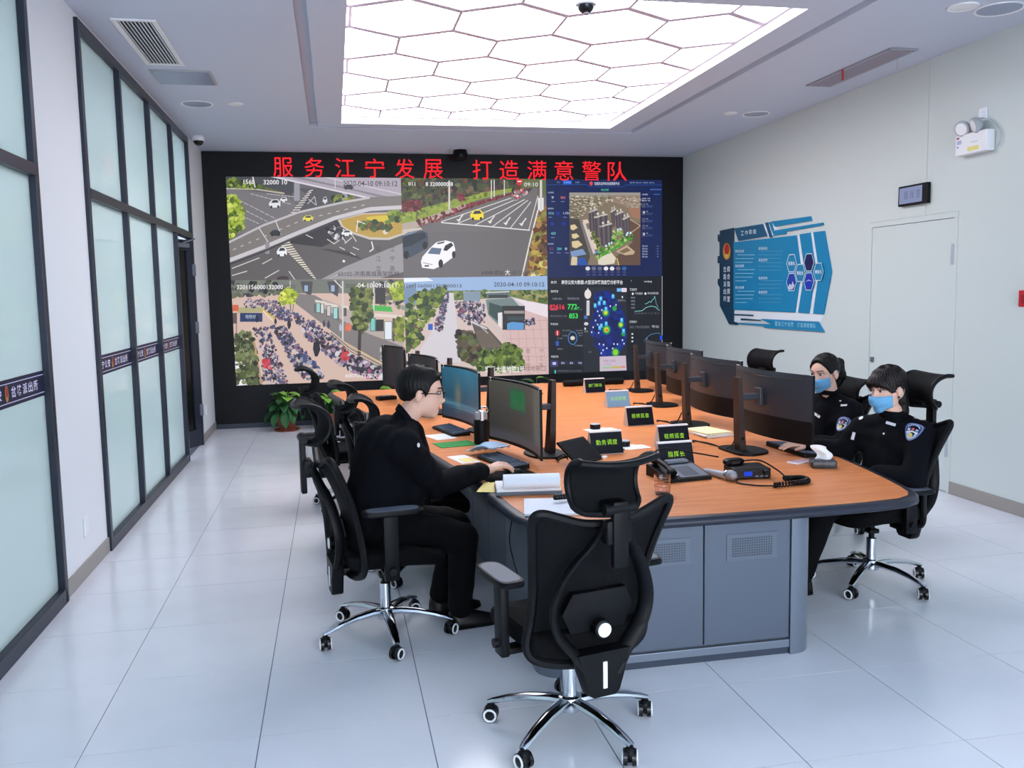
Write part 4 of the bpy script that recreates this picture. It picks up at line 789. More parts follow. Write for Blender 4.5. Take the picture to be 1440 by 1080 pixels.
def grille(name, parent, cx, cz, w_, h_, y, o):
    """punched vent plate: raised rim, dark slots"""
    m = MB(); m.cbox(cx-w_/2, cx+w_/2, y-.004, y, cz-h_/2, cz+h_/2, .002); g_ = loc(m, o).build(name, 'vent_plate', parent)
    s = MB(); nx, nz = 17, 8
    for i in range(nx):
        for j in range(nz):
            a = cx-w_*.4+w_*.8*(i+.5)/nx; b = cz-h_*.36+h_*.72*(j+.5)/nz
            s.box(a-w_*.016, a+w_*.016, y-.005, y-.004, b-h_*.028, b+h_*.028)
    loc(s, o).build('slots', 'slot_grey', g_)
CX0, CX1, CY = 1.175, 2.02, 3.633
cb = tag(empty('console_cabinet', (1.6, CY, 0)), 'slate grey metal end cabinet with two vented doors under the near worktop', 'cabinet')
loc(MB().box(CX0, CX1, CY+.02, CY+.75, .065, ZU), cb).build('body', 'cabinet_grey', cb)
for a, b in ((CX0+.003, 1.592), (1.598, CX1-.003)):
    dm = MB().cbox(a, b, CY, CY+.019, .082, ZU-.012, .003); dr = loc(dm, cb).build('door', 'cabinet_grey', cb)
    grille('vent_plate', dr, (a+b)/2+.02, .53, .25, .125, CY, cb)
loc(MB().cbox(CX0, CX1, CY-.004, CY+.7, .035, .072, .003), cb).build('plinth', 'cabinet_column', cb)
loc(MB().box(CX0, CX1, CY+.01, CY+.7, 0, .035), cb).build('kick_recess', 'cabinet_dark', cb)
def column(xa, xb, side):
    P = []; r = .115; n = 8
    if side > 0:
        P = [(xa, CY-.006), (xb-r, CY-.006)]+[(xb-r+r*math.sin(PI/2*k/n), CY-.006+r-r*math.cos(PI/2*k/n)) for k in range(1, n+1)]+[(xb, CY+.75), (xa, CY+.75)]
    else:
        P = [(xb, CY-.006), (xb, CY+.75), (xa, CY+.75)]+[(xa+r-r*math.cos(PI/2*k/n), CY-.006+r-r*math.sin(PI/2*k/n)) for k in range(0, n)]+[(xa+r, CY-.006)]
    loc(MB().prism(P, 0, ZU), cb).build('corner_column', 'cabinet_column', cb, 30)
column(CX1+.002, 2.155, 1); column(.83, .955, -1)
loc(MB().cbox(.957, CX0-.002, CY, CY+.02, .03, ZU-.012, .003).box(.957, CX0, CY+.02, CY+.75, 0, ZU), cb).build('filler_panel', 'cabinet_grey', cb)
# the run of cabinets under the worktop, one for each station
names_ = ['second', 'third', 'fourth', 'rearmost']
for k in range(4):
    y0 = 4.39+k*1.22; y1 = y0+1.214; s_ = -.025*k
    c = tag(empty('console_cabinet', (1.6, y0, 0)), 'slate grey console cabinet under the worktop, %s from the near end' % names_[k], 'cabinet')
    xa, xb = (.86, .86, .62, .44)[k], 2.14-s_*4
    loc(MB().box(xa, xb, y0, y1, .05, ZU), c).build('body', 'cabinet_grey', c)
    loc(MB().box(xa+.03, xb-.03, y0, y1, 0, .05), c).build('kick_recess', 'cabinet_dark', c)
    for q in range(2):
        ya = y0+q*.607
        loc(MB().cbox(xa-.018, xa-.001, ya+.003, ya+.604, .06, ZU-.01, .002), c).build('door', 'cabinet_grey', c)
        loc(MB().cbox(xb+.001, xb+.018, ya+.003, ya+.604, .06, ZU-.01, .002), c).build('door', 'cabinet_grey', c)

# ================================================================== CHAIRS  (local: faces +Y, origin on the floor)
def make_chair(hd=0.0, base_rot=0.0, ah=0.0):
    t = empty('office_chair')
    # five-armed chrome base
    for k in range(5):
        a = base_rot+2*PI*k/5; ca, sa = math.cos(a), math.sin(a)
        path = [(.02, .125), (.08, .128), (.16, .122), (.25, .105), (.315, .085), (.335, .078)]
        rr = [.030, .028, .025, .021, .018, .014]
        MB().tube([(r*ca, r*sa, z) for r, z in path], rr, 10, flat=(1.0, .62)).build('base_arm', 'chrome', t, True)
        c = MB(); d = a+1.1*(k+1); cx_, cy_ = .325*ca, .325*sa
        c.tube([(cx_, cy_, .075), (cx_, cy_, .055)], .010, 8); ux, uy = math.cos(d), math.sin(d)
        c.ellipsoid((cx_, cy_, .042), (.026, .026, .03), 12, 8)
        cs = c.build('caster', 'black_plastic', t, True)
        w_ = MB(); wr_ = MB()
        for s in (-1, 1):
            p0 = Vector((cx_+uy*.008*s, cy_-ux*.008*s, .031)); p1 = Vector((cx_+uy*.024*s, cy_-ux*.024*s, .031)); w_.tube([p0, p1], .031, 16)
            n = (p1-p0).normalized(); u = Vector((ux, uy, 0)); q = n.cross(u)
            ring = [p1+n*.001+(u*math.cos(2*PI*j/16)+q*math.sin(2*PI*j/16))*.0235 for j in range(17)]; wr_.tube(ring, .0045, 6, cap=False)
        w_.build('wheel', 'black_gloss', cs, True); wr_.build('wheel_ring', 'white_plastic', cs, True)
    MB().lathe([(.03, .085), (.044, .09), (.047, .125), (.044, .145), (.03, .15)], n=24).build('hub', 'chrome', t, True)
    MB().lathe([(.027, .148), (.027, .27), (.022, .275), (.0, .276)], n=20).build('gas_lift', 'chrome', t, True)
    g_ = MB().lathe([(.016, .27), (.016, .37)], n=16); g_.cbox(-.03, .03, -.03, .03, .3, .325, .005); g_.tube([(.03, 0, .335), (.13, .01, .33)], .009, 8); g_.build('lift_lever', 'black_plastic', t, True)
    MB().cbox(-.09, .09, -.17, .13, .365, .415, .012).build('tilt_box', 'black_plastic', t, True)
    # seat
    P = catmull([(-.2, -.2), (0, -.215), (.2, -.2), (.245, -.1), (.25, .08), (.235, .22), (.15, .275), (0, .285), (-.15, .275), (-.235, .22), (-.25, .08), (-.245, -.1)], 4, True)
    m = MB(); stack_loops(m, [[(x*s, .035+(y-.035)*s, z+(.012*(1-abs(y)*3) if z > .45 else 0)-(max(0, y-.15)*.22)) for x, y in P] for s, z in ((.86, .41), (.97, .42), (1, .445), (.99, .468), (.95, .480), (.8, .487), (.4, .484))]); m.build('seat', 'black_fabric', t, True)
    # back: hourglass frame with mesh
    def by(z): return -.20-(z-.40)*.24+.05*math.sin((z-.36)/.58*PI)   # the back's depth at a height
    H_ = [(0, .895), (.10, .905), (.19, .935), (.245, .953), (.27, .945), (.272, .91), (.255, .82), (.24, .73), (.23, .64), (.232, .55), (.245, .47), (.247, .43), (.225, .39), (.16, .365), (.08, .355), (0, .353)]
    half = catmull(H_, 4); outline = half+[(-x, z) for x, z in reversed(half[1:-1])]
    wing = lambda x: .10*abs(x)**1.5*4
    MB().tube([(x, by(z)+wing(x), z) for x, z in outline+outline[:2]], .0165, 8, cap=False, flat=(1, 1.1)).build('back_frame', 'black_plastic', t, True)
    rows = []; zs = [.36+.575*i/22 for i in range(23)]
    def hw(z):
        best = .2
        for (x1, z1), (x2, z2) in zip(half[:-1], half[1:]):
            if x1 > .05 and (z1-z)*(z2-z) <= 0 and z1 != z2: best = x1+(x2-x1)*(z-z1)/(z2-z1)
        return best
    for z in zs:
        w_ = hw(z)
        rows.append([((u*w_), by(min(z, .895+.06*abs(u)**2))+wing(u*w_)+.004, min(z, .893+.055*abs(u)**1.6)) for u in [-1+2*j/14 for j in range(15)]])
    MB().sheet(rows, .004).build('back_mesh', 'chair_mesh', t, True)
    # kite-shaped spine behind the mesh
    sp = MB()
    for s in (-1, 1):
        path = catmull([(s*.035, by(.93)-.02, .90), (s*.075, by(.84)-.035, .83), (s*.15, by(.72)-.04, .72), (s*.19, by(.6)-.045, .60), (s*.17, by(.5)-.05, .50), (s*.10, by(.42)-.055, .41), (s*.05, by(.36)-.06, .33)], 4)
        sp.tube(path, [.020]*6+[.024]*(len(path)-6), 8, flat=(1.25, .6))
    sp.build('spine', 'black_plastic', t, True)
    m = MB(); PP = [(-.12, .42), (.12, .42), (.095, .34), (.07, .27), (.05, .255), (-.05, .255), (-.07, .27), (-.095, .34)]
    stack_loops(m, [[(x*s, y0-.02, z) for x, z in PP] for s, y0 in ((.9, by(.36)-.005), (1, by(.36)-.02), (1, by(.36)-.045), (.88, by(.36)-.06))]); m.cbox(-.06, .06, -.235, -.10, .345, .385, .01); m.build('back_bracket', 'black_plastic', t, True)
    y_ = by(.36)-.081; MB().cbox(-.009, .009, y_-.004, y_+.002, .285, .385, .003).build('white_strip', 'white_plastic', t)
    rows = [[(u*.145*(1-.25*abs(v)), by(.56+.075*v)-.03-.012*(1-u*u)*(1-v*v), .56+.075*v) for u in [-1+2*j/10 for j in range(11)]] for v in [-1+2*i/8 for i in range(9)]]
    MB().sheet(rows, .022).build('lumbar_pad', 'black_plastic', t, True)
    kb = MB().lathe([(.030, 0), (.034, -.012), (.034, -.038), (.028, -.042)], c=(.0, by(.52)-.035, .50), n=22, axis='y').build('lumbar_knob', 'black_plastic', t, True)
    MB().lathe([(.026, -.042), (.026, -.047), (.001, -.048)], c=(.0, by(.52)-.035, .50), n=22, axis='y').build('knob_cap', 'white_plastic', kb, True)
    # neck bracket and headrest, its pad rolled back at the top
    yb = by(.93)-.03
    nb = MB(); nb.cbox(-.05, .05, yb-.025, yb+.02, .84, .925, .01); nb.cbox(-.03, .03, yb-.035, yb-.008, .76, .99+hd, .006); nb.tube([(-.06, yb-.02, .965+hd), (.06, yb-.02, .965+hd)], .02, 12); nb.cbox(-.045, .045, yb-.02, yb+.075, .955+hd, .985+hd, .008); nb.build('headrest_bracket', 'black_plastic', t, True)
    prof = [(.015, .945), (.05, .965), (.078, 1.0), (.088, 1.04), (.078, 1.08), (.045, 1.11), (.0, 1.125), (-.03, 1.122)]
    prof = catmull(prof, 3); rows = []
    for i, (py, pz) in enumerate(prof):
        v = i/(len(prof)-1); w_ = .128+.018*v
        if v < .12: w_ -= .03*(1-v/.12)
        rows.append([(u*w_, yb+py-.03+.05*u*u*(1-v*.4), pz+hd+.012*u*u*v) for u in [-1+2*j/12 for j in range(13)]])
    MB().sheet(rows, .006).build('headrest_mesh', 'chair_mesh', t, True)
    bd = rows[0]+[r[-1] for r in rows[1:]]+rows[-1][::-1][1:]+[r[0] for r in rows[::-1][1:]]
    MB().tube(bd+bd[1:2], .0115, 8, cap=False).build('headrest_frame', 'black_plastic', t, True)
    # armrests
    for s in (-1, 1):
        p = MB(); p.cbox(s*.29-.017, s*.29+.017, -.055, .015, .37, .585+ah, .007); p.cbox(min(s*.16, s*.3), max(s*.16, s*.3), -.05, .01, .375, .4, .006); p.tube([(s*.308, -.02, .42), (s*.325, -.02, .42)], .018, 12)
        ar = p.build('armrest', 'black_plastic', t, True)
        L = catmull([(-.045, -.12), (0, -.14), (.045, -.12), (.05, 0), (.046, .1), (.03, .135), (0, .145), (-.03, .135), (-.046, .1), (-.05, 0)], 4, True)
        m = MB(); stack_loops(m, [[(s*.29+x*k, y*k-.01, z) for x, y in L] for k, z in ((.8, .583+ah), (1, .59+ah), (1.02, .602+ah), (.95, .611+ah))]); m.build('arm_pad', 'black_plastic', ar, True)
        m = MB(); stack_loops(m, [[(s*.29+x*k, y*k-.01, z) for x, y in L] for k, z in ((.86, .6095+ah), (.84, .6125+ah), (.5, .6115+ah))]); m.build('arm_cushion', 'arm_grey', ar, True)
    return t
def place_chair(x, y, face, label, hd=0.0, base=0.0, ah=.0):
    """face: heading of the seat in degrees (0 = +X)"""
    rz = math.radians(face-90); t = make_chair(hd, math.radians(base)-rz, ah)
    t.location = (x, y, 0); t.rotation_euler = (0, 0, rz); return tag(t, label, 'chair', 'black mesh office chairs')
place_chair(.84, 3.17, 103, 'empty black mesh office chair nearest the viewer, seen from behind', .0, 8, .07)
place_chair(.20, 4.33, 8, 'black mesh office chair the man in dark clothes is sitting on', .06, -13, .10)
place_chair(.48, 5.30, 3, 'empty black office chair just beyond the man, mostly hidden by him', -.04, 20, .0)
place_chair(.36, 6.08, 10, 'empty black office chair on the left side, third along the worktop', -.02, 30, .0)
place_chair(.10, 7.15, 6, 'empty black office chair on the left, farthest along and nearest the plant', .0, 10)
place_chair(2.96, 4.42, 183, 'black mesh office chair under the woman with bobbed hair', .06, 3, .0)
place_chair(3.26, 5.58, 186, 'black mesh office chair under the woman with a ponytail', -.09, 25)
place_chair(3.38, 7.0, 200, 'empty black office chair on the right side, behind the monitors', .02, 40)
# ================================================================== ON THE WORKTOP
ZW = ZT+.0005
def at_table(name, x, y, rz, label, cat, group=None): return tag(empty(name, (x, y, ZW), math.radians(rz)), label, cat, group)
# --- curved monitors (local: screen faces +X)
def screen_x(y): return .17+.62*y*y*.5
def monitor(x, y, rz, label, dz=.085, arm=.0, pic=None):
    t = at_table('curved_monitor', x, y, rz, label, 'monitor', 'curved monitors on the console')
    W, H = .43, .405
    ys = [-W+2*W*i/18 for i in range(19)]
    X = lambda yy: arm+screen_x(yy)
    # back shell: upper panel, set-back lower part, dark line under the top edge
    MB().sheet([[(X(yy)-.004-.026*(1-(yy/W)**2)*(.3+.7*min(1, v*2.2, (1-v)*3+.3)), yy, dz+.13+(H-.13)*v) for yy in ys] for v in [i/6 for i in range(7)]], -.004).build('back_shell', 'monitor_back', t, True)
    MB().sheet([[(X(yy)-.004-.012*(1-(yy/W)**2), yy, dz+.135*v) for yy in ys] for v in (0, .5, 1)], -.004).build('lower_shell', 'black_plastic', t, True)
    MB().tube([(X(yy)-.0135-.018*(1-(yy/W)**2), yy, dz+H-.03) for yy in ys[1:-1]], .0028, 6).build('vent_line', 'black_gloss', t, True)
    # body and bezel
    b = MB()
    V = []; n = len(ys)
    for yy in ys: V += [(X(yy)-.004, yy, dz), (X(yy)+.010, yy, dz), (X(yy)+.010, yy, dz+H), (X(yy)-.004, yy, dz+H)]
    F = [(4*i+k, 4*i+(k+1) % 4, 4*i+4+(k+1) % 4, 4*i+4+k) for i in range(n-1) for k in range(4)]+[(0, 1, 2, 3), (4*n-4, 4*n-3, 4*n-2, 4*n-1)]
    b.add(V, F).build('bezel', 'black_plastic', t)
    b = MB()
    g_ = .012; yy2 = [-W+g_+2*(W-g_)*i/18 for i in range(19)]; yy2 = [-W+g_+2*(W-g_)*i/36 for i in range(37)]; zz = [dz+.02+(H-.032)*j/16 for j in range(17)]
    R_ = random.Random(int(x*977+y*131))
    if pic is None: pic = lambda u, v: (9, 11, 15)
    for i in range(36):
        for j in range(16):
            b.add([(X(yy2[i])+.0105, yy2[i], zz[j]), (X(yy2[i+1])+.0105, yy2[i+1], zz[j]), (X(yy2[i+1])+.0105, yy2[i+1], zz[j+1]), (X(yy2[i])+.0105, yy2[i], zz[j+1])], [(0, 1, 2, 3)], pic((i+.5)/36, (j+.5)/16))
    b.build('screen', 'screen_picture', t, colors=True)
    # stand
    P = [(-.055, -.15), (.02, -.17), (.12, -.13), (.16, -.06), (.16, .06), (.12, .13), (.02, .17), (-.055, .15), (-.075, .08), (-.075, -.08)]
    MB().prism(catmull(P, 3, True), 0, .012).build('stand_base', 'black_plastic', t)
    m = MB(); sec = lambda hx, hy, cx_, z: [(cx_-hx, -hy, z), (cx_+hx, -hy, z), (cx_+hx, hy, z), (cx_-hx, hy, z)]
    stack_loops(m, [sec(.022, .036, .012, .012), sec(.02, .034, .004, .12), sec(.017, .031, -.004, .30), sec(.014, .029, -.010, .46)]); cl2 = m.build('stand_column', 'stand_brown', t)
    MB().lathe([(.012, -.0365), (.012, -.0366), (.001, -.0367)], c=(.008, 0, .085), n=16, axis='y').build('cable_hole', 'black_gloss', cl2)
    m = MB(); m.cbox(-.005, X(0)-.03, -.03, .03, dz+.23, dz+.265, .005); m.cbox(X(0)-.05, X(0)-.02, -.04, .04, dz+.19, dz+.30, .006); m.build('mount_arm', 'monitor_back', t)
    s_ = MB()
    for s in (-1, 1): s_.cbox(X(W)-.005, X(W)+.002, s*(W-.02)-.018, s*(W-.02)+.018, dz+H-.025, dz+H+.002, .002)
    s_.build('corner_sticker', 'paper', t)
    return t
def soft(a, b, x): t = min(1, max(0, (x-a)/(b-a))); return t*t*(3-2*t)
def mixc(a, b, t): return tuple(p+(q-p)*t for p, q in zip(a, b))
def pic_dim(u, v):
    c = mixc((40, 40, 42), (70, 66, 58), v); c = mixc(c, (84, 90, 88), soft(.72, .85, u)*.7)
    c = mixc(c, (26, 92, 52), soft(.28, .34, u)*(1-soft(.56, .62, u))*soft(.5, .62, v)*(1-soft(.85, .95, v))); return mixc(c, (56, 58, 66), 1-soft(.1, .22, v))
def pic_teal(u, v):
    c = mixc((16, 48, 70), (34, 108, 134), v*(1-.6*abs(u-.55))); c = mixc(c, (120, 104, 84), .8*math.exp(-((u-.3)/.07)**2-((v-.45)/.28)**2))
    return mixc(c, (84, 140, 156), .6*math.exp(-((v-.25-.25*(u-.5)**2)/.06)**2))
def pic_dark(u, v): return mixc((14, 20, 26), (58, 38, 30), .8*math.exp(-((u-.2)/.12)**2)*soft(.1, .5, v))
monitor(2.41, 4.98, 4, 'curved monitor in front of the bobbed-hair woman, back to the viewer, nearest', .09)
monitor(2.52, 6.08, 1, 'second curved monitor of the right-hand row, seen from behind', .09)
monitor(2.73, 7.20, -2, 'third curved monitor of the right-hand row, seen from behind', .09)
monitor(2.92, 8.30, -4, 'rearmost curved monitor of the right-hand row, next to the video wall', .09)
monitor(1.29, 5.24, 190, 'curved monitor with a dim picture in front of the man', .05, .02, pic_dim)
monitor(1.09, 6.27, 190, 'curved monitor showing a teal picture, second on the left side', .06, .0, pic_teal)
monitor(.93, 7.35, 190, 'dark curved monitor, third on the left side, behind the man\'s head', .08, .0, pic_dark)
monitor(.76, 8.42, 190, 'dark curved monitor, farthest on the left side', .10, .0, pic_dark)
# --- keyboards
def keyboard(x, y, rz, label):
    t = at_table('keyboard', x, y, rz, label, 'keyboard', 'black desk keyboards')
    m = MB(); P = rounded(-.225, .225, -.07, .07, .012); stack_loops(m, [[(a, b, 0) for a, b in P], [(a, b, .012+(b+.07)*.08) for a, b in P], [(a*.985, b*.97, .016+(b+.07)*.08) for a, b in P]]); m.build('tray', 'black_plastic', t)
    k = MB()
    for r in range(6):
        for c in range(19):
            if c in (14,) : continue
            a = -.212+c*.0226; b = -.056+r*.0205+(.004 if r == 5 else 0)
            if r == 0 and 4 <= c <= 8:
                if c > 4: continue
                k.cbox(a, a+.108, b, b+.017, .015+(b+.07)*.08, .0225+(b+.07)*.08, .002); continue
            z = (b+.07)*.08
            k.add([(a, b, .015+z), (a+.019, b, .015+z), (a+.019, b+.017, .015+z), (a, b+.017, .015+z), (a+.002, b+.002, .022+z), (a+.017, b+.002, .022+z), (a+.017, b+.015, .022+z), (a+.002, b+.015, .022+z)], [(4, 5, 6, 7), (0, 1, 5, 4), (1, 2, 6, 5), (2, 3, 7, 6), (3, 0, 4, 7)])
    k.build('keys', 'key_grey', t); return t
keyboard(.94, 5.03, -76, 'black keyboard in front of the man, beneath his hand')
keyboard(.80, 6.30, -78, 'black keyboard on the left side in front of the teal monitor')
keyboard(2.74, 4.90, 92, 'black keyboard half under the nearest right-hand monitor')
# --- mouse and mats
t = at_table('desk_mat', .90, 4.68, 14, 'black and green desk mat under the man\'s mouse', 'mat')
MB().cbox(-.16, .16, -.13, .13, 0, .003, .001).build('mat', 'black_fabric', t)
MB().add([(-.04, -.13, .0034), (.15, -.125, .0034), (.14, -.06, .0034), (.05, -.04, .0034), (-.02, -.08, .0034)], [(0, 1, 2, 3, 4)]).build('green_print', 'green_mat', t)
t = at_table('desk_mat', .76, 5.76, 12, 'green desk mat beyond the blue face mask', 'mat')
MB().cbox(-.13, .13, -.10, .10, 0, .003, .001).build('mat', 'green_mat', t)
t = tag(empty('computer_mouse', (.93, 4.66, ZT+.0042), math.radians(14)), 'black computer mouse under the man\'s hand', 'mouse')
m = MB(); P = catmull([(-.055, 0), (-.05, .022), (-.015, .03), (.03, .028), (.055, .016), (.06, 0), (.055, -.016), (.03, -.028), (-.015, -.03), (-.05, -.022)], 3, True)
stack_loops(m, [[(a*k, b*k, z) for a, b in P] for k, z in ((1, 0), (1.02, .008), (.94, .02), (.75, .029), (.4, .033))]); m.build('shell', 'black_plastic', t, True); MB().cbox(.02, .038, -.004, .004, .026, .033, .002).build('wheel', 'grey_plastic', t)
# --- drinking flask
t = at_table('drink_flask', .93, 5.72, 0, 'black drink flask with a silver clip cap between the left monitors', 'flask')
MB().lathe([(.045, 0), (.05, .005), (.05, .155), (.046, .165), (.04, .168)], n=28).build('flask_body', 'black_plastic', t, True)
MB().lathe([(.04, .167), (.041, .20), (.037, .215), (.02, .218)], n=28).build('cap', 'light_grey', t, True)
m = MB(); m.cbox(-.012, .012, -.05, -.036, .16, .225, .004); m.cbox(-.018, .018, -.03, .03, .216, .232, .004); m.tube([(.03, 0, .2), (.05, 0, .225), (.035, 0, .245), (.0, 0, .248)], .006, 8); m.build('clip', 'chrome', t)
# --- face mask lying on the desk, leaning on the keyboard
t = at_table('face_mask', .90, 5.28, -66, 'light blue surgical mask lying beside the man\'s keyboard', 'face mask')
t.scale = (1.3, 1.3, 1.3); t.location.z = ZT+.036; t.rotation_euler = (0, math.radians(-11), math.radians(-66))
rows = [[(-.10+.2*u, -.055+.11*v, .004+.034*math.sin(PI*u)*(.55+.45*math.sin(PI*v))+.003*math.sin(v*18)) for v in [j/14 for j in range(15)]] for u in [i/16 for i in range(17)]]
MB().sheet(rows, .0015).build('mask_sheet', 'mask_pale', t, True)
MB().sheet([[(.03+.07*u, -.058+.115*v, .010+.034*math.sin(PI*(.65+.35*u))*(.55+.45*math.sin(PI*v))) for v in [j/8 for j in range(9)]] for u in [i/6 for i in range(7)]], .0015).build('mask_fold', 'mask_pale2', t, True)
for s in (-1, 1): MB().tube(catmull([(s*.1, -.05, .006), (s*.125, -.04, .012), (s*.14, 0, .012), (s*.125, .04, .012), (s*.1, .05, .006)], 4), .0022, 6).build('ear_loop', 'white_plastic', t, True)
# --- notebooks by the near left corner
t = at_table('notebook', .93, 4.27, -8, 'thick white notebook with a rolled-over page at the near left corner', 'notebook')
MB().cbox(-.17, .16, -.09, .12, 0, .018, .003).build('cover', 'grey_plastic', t); MB().cbox(-.165, .155, -.085, .115, .018, .034, .002).build('page_block', 'paper', t)
rl = [(.07*math.cos(a)*(1-.04*i/20), .052+.042*math.sin(a)) for i, a in enumerate([-.6+i*(PI+1.5)/20 for i in range(21)])]
MB().sheet([[(xx, -.045+b*.75, c+.004) for b, c in rl] for xx in (-.13, -.05, .05, .15)], .002).build('rolled_pages', 'paper_lined', t, True)
for xx in (-.127, .147): MB().lathe([(.001, xx), (.040, xx), (.040, xx+.002), (.001, xx+.003)], c=(0, -.047, .056), n=20, axis='x').build('page_edges', 'light_grey', t)
t = at_table('paper_sheet', .815, 4.40, -20, 'yellow paper sheet under the rolled notebook', 'paper')
MB().cbox(-.11, .12, -.12, .10, 0, .001, .0004).build('sheet', 'paper_yellow', t); MB().cbox(-.09, .13, -.09, .12, .001, .002, .0004).build('second_sheet', 'paper_yellow', t)
t = at_table('writing_pad', .96, 3.905, -12, 'white writing pad at the near left corner of the worktop', 'writing pad')
MB().cbox(-.13, .15, -.15, .15, 0, .010, .002).build('pages', 'paper_lined', t); MB().sheet([[(-.13+.28*u, -.15+.3*v, .0105+.016*max(0, u-.6)*math.sin(v*3)) for u in [i/8 for i in range(9)]] for v in [j/6 for j in range(7)]], .0012).build('top_page', 'paper_lined', t, True)
t = tag(empty('pen_case', (1.03, 3.965, ZT+.0235), math.radians(6)), 'small black ribbed pen case lying on the white writing pad', 'pen case')
m = MB(); m.tube([(-.05, 0, .012), (-.045, 0, .012), (.05, 0, .012), (.055, 0, .012)], [.008, .0135, .0135, .008], 12); m.build('case', 'black_plastic', t, True)
for k in range(6): MB().tube([(-.035+k*.013, 0, .012), (-.031+k*.013, 0, .012)], .0145, 12).build('rib', 'black_gloss', t, True)
# --- tablet on a folding stand
t = at_table('tablet', 1.43, 4.86, 38, 'black tablet tilted on a folding stand behind the nearest chair', 'tablet')
m = MB(); m.v = []; m.cbox(-.13, .13, -.005, .009, 0, .19, .004); rot = Matrix.Rotation(math.radians(-52), 4, 'X'); m.v = [tuple(rot @ Vector(v)+Vector((0, 0, .012))) for v in m.v]; m.build('case', 'black_plastic', t)
m = MB(); m.cbox(-.115, .115, -.0065, -.0052, .015, .175, .0004); m.v = [tuple(rot @ Vector(v)+Vector((0, 0, .012))) for v in m.v]; m.build('screen', 'black_gloss', t)
m = MB(); m.cbox(-.04, .04, .10, .108, .0, .085, .002); m.build('prop', 'black_plastic', t); MB().cbox(.085, .12, -.035, -.015, .02, .034, .003).build('white_tag', 'paper', t)
# --- name plates: little tent displays with green letters
def name_plate(x, y, rz, word, label, blue=False):
    t = at_table('name_display', x, y, rz, label, 'sign', 'tent-shaped desk displays')
    w_, h_ = .105, .135
    m = MB(); m.prism([(0, 0), (.10, 0), (.056, h_), (.044, h_)], -w_, w_, 'x'); m.build('tent_body', 'plate_side', t)
    m = MB(); m.cbox(-w_-.001, w_+.001, .038, .062, h_-.004, h_+.006, .002); m.build('top_edge', 'white_plastic', t)
    def P3(a, b, off): k = .044/h_; nx = (-h_, .044); L = math.hypot(*nx); return (a, b*k+nx[0]/L*off, b+nx[1]/L*off)
    m = MB(); c4 = [(-w_+.002, .004), (w_-.002, .004), (w_-.002, h_-.005), (-w_+.002, h_-.005)]
    m.add([P3(a, b, .0005) for a, b in c4]+[P3(a, b, .004) for a, b in c4], [(4, 5, 6, 7), (0, 1, 5, 4), (1, 2, 6, 5), (2, 3, 7, 6), (3, 0, 4, 7)]); m.build('screen_face', 'plate_blue' if blue else 'plate_screen', t)
    m = MB(); n = len(word); cw = .036; x0 = -cw*n/2
    for i, ch in enumerate(word): put_text(m, ch, lambda u, v: P3(x0+cw*i+.003+u*(cw-.006), .056+v*.031, .0048), bold=.0)
    m.build('letters', 'led_green', t)
    MB().tube(catmull([(w_-.01, .08, .02), (w_+.02, .085, .018), (w_+.035, .09, .004), (w_+.05, .12, .004)], 4), .003, 6).build('cable', 'black_plastic', t, True)
    return t
name_plate(1.615, 5.12, 3, '勤务调度', 'tent name display with green letters, just behind the nearest chair')
name_plate(1.872, 4.63, 3, '指挥长', 'tent name display with three green letters behind the desk phone')
name_plate(2.095, 5.22, 4, '视频巡查', 'tent name display standing next behind the desk phone display')
name_plate(2.20, 6.15, 4, '视频巡查', 'tent name display standing before the second right-hand monitor')
name_plate(2.375, 7.2, 4, '信息管理', 'tent name display with pale bluish screen, second from the rear', True)
name_plate(2.50, 8.3, 4, '部门联动', 'tent name display farthest back, before the black sound bar')
# --- round inkpads on papers
for x, y, lb in ((1.83, 6.10, 'round black pot with a pale lid, farther back on the worktop'), (1.80, 5.36, 'round black pot with a pale lid, half behind the near left name display')):
    t = at_table('paper_sheet', x+.02, y-.05, 12, 'loose white papers under the farther round pot' if y > 6 else 'loose white papers under the nearer round pot', 'paper')
    MB().cbox(-.10, .08, -.06, .08, 0, .001, .0004).build('sheet', 'paper', t); MB().cbox(-.05, .12, -.08, .05, .001, .002, .0004).build('second_sheet', 'paper', t)
    t = tag(empty('round_pot', (x, y, ZT+.0027)), lb, 'pot')
    MB().lathe([(.036, 0), (.038, .003), (.038, .03), (.036, .033)], n=26).build('pot', 'black_plastic', t, True); MB().lathe([(.036, .033), (.036, .037), (.03, .039), (.001, .039)], n=26).build('lid', 'light_grey', t, True)
# --- desk phone
t = at_table('desk_phone', 1.775, 4.38, 8, 'black desk phone with grey touch screen in the middle of the near worktop', 'telephone')
m = MB(); m.prism([(-.12, 0), (.12, 0), (.12, .06), (.10, .062), (-.12, .018)], -.13, .13, 'x'); m.build('base', 'black_plastic', t)
sl = lambda y: .0185+(y+.12)*.2
m = MB(); m.add([(-.045, -.11, sl(-.11)+.002), (.12, -.11, sl(-.11)+.002), (.12, .06, sl(.06)+.002), (-.045, .06, sl(.06)+.002)], [(0, 1, 2, 3)]); m.build('screen_frame', 'grey_plastic', t)
m = MB(); m.add([(-.02, -.095, sl(-.095)+.0025), (.075, -.095, sl(-.095)+.0025), (.075, .03, sl(.03)+.0025), (-.02, .03, sl(.03)+.0025)], [(0, 1, 2, 3)]); m.build('touch_screen', 'cabinet_dark', t)
m = MB(); m.tube(catmull([(-.09, -.10, sl(-.1)+.02), (-.092, -.05, sl(-.05)+.034), (-.092, .04, sl(.04)+.034), (-.09, .10, sl(.1)+.02)], 4), [.026]*3+[.016]*7+[.026]*3, 12, flat=(1, .8)); m.build('handset', 'black_plastic', t, True)
m = MB(); m.cbox(-.03, .10, .065, .11, .058, .078, .008); m.build('top_unit', 'grey_plastic', t)
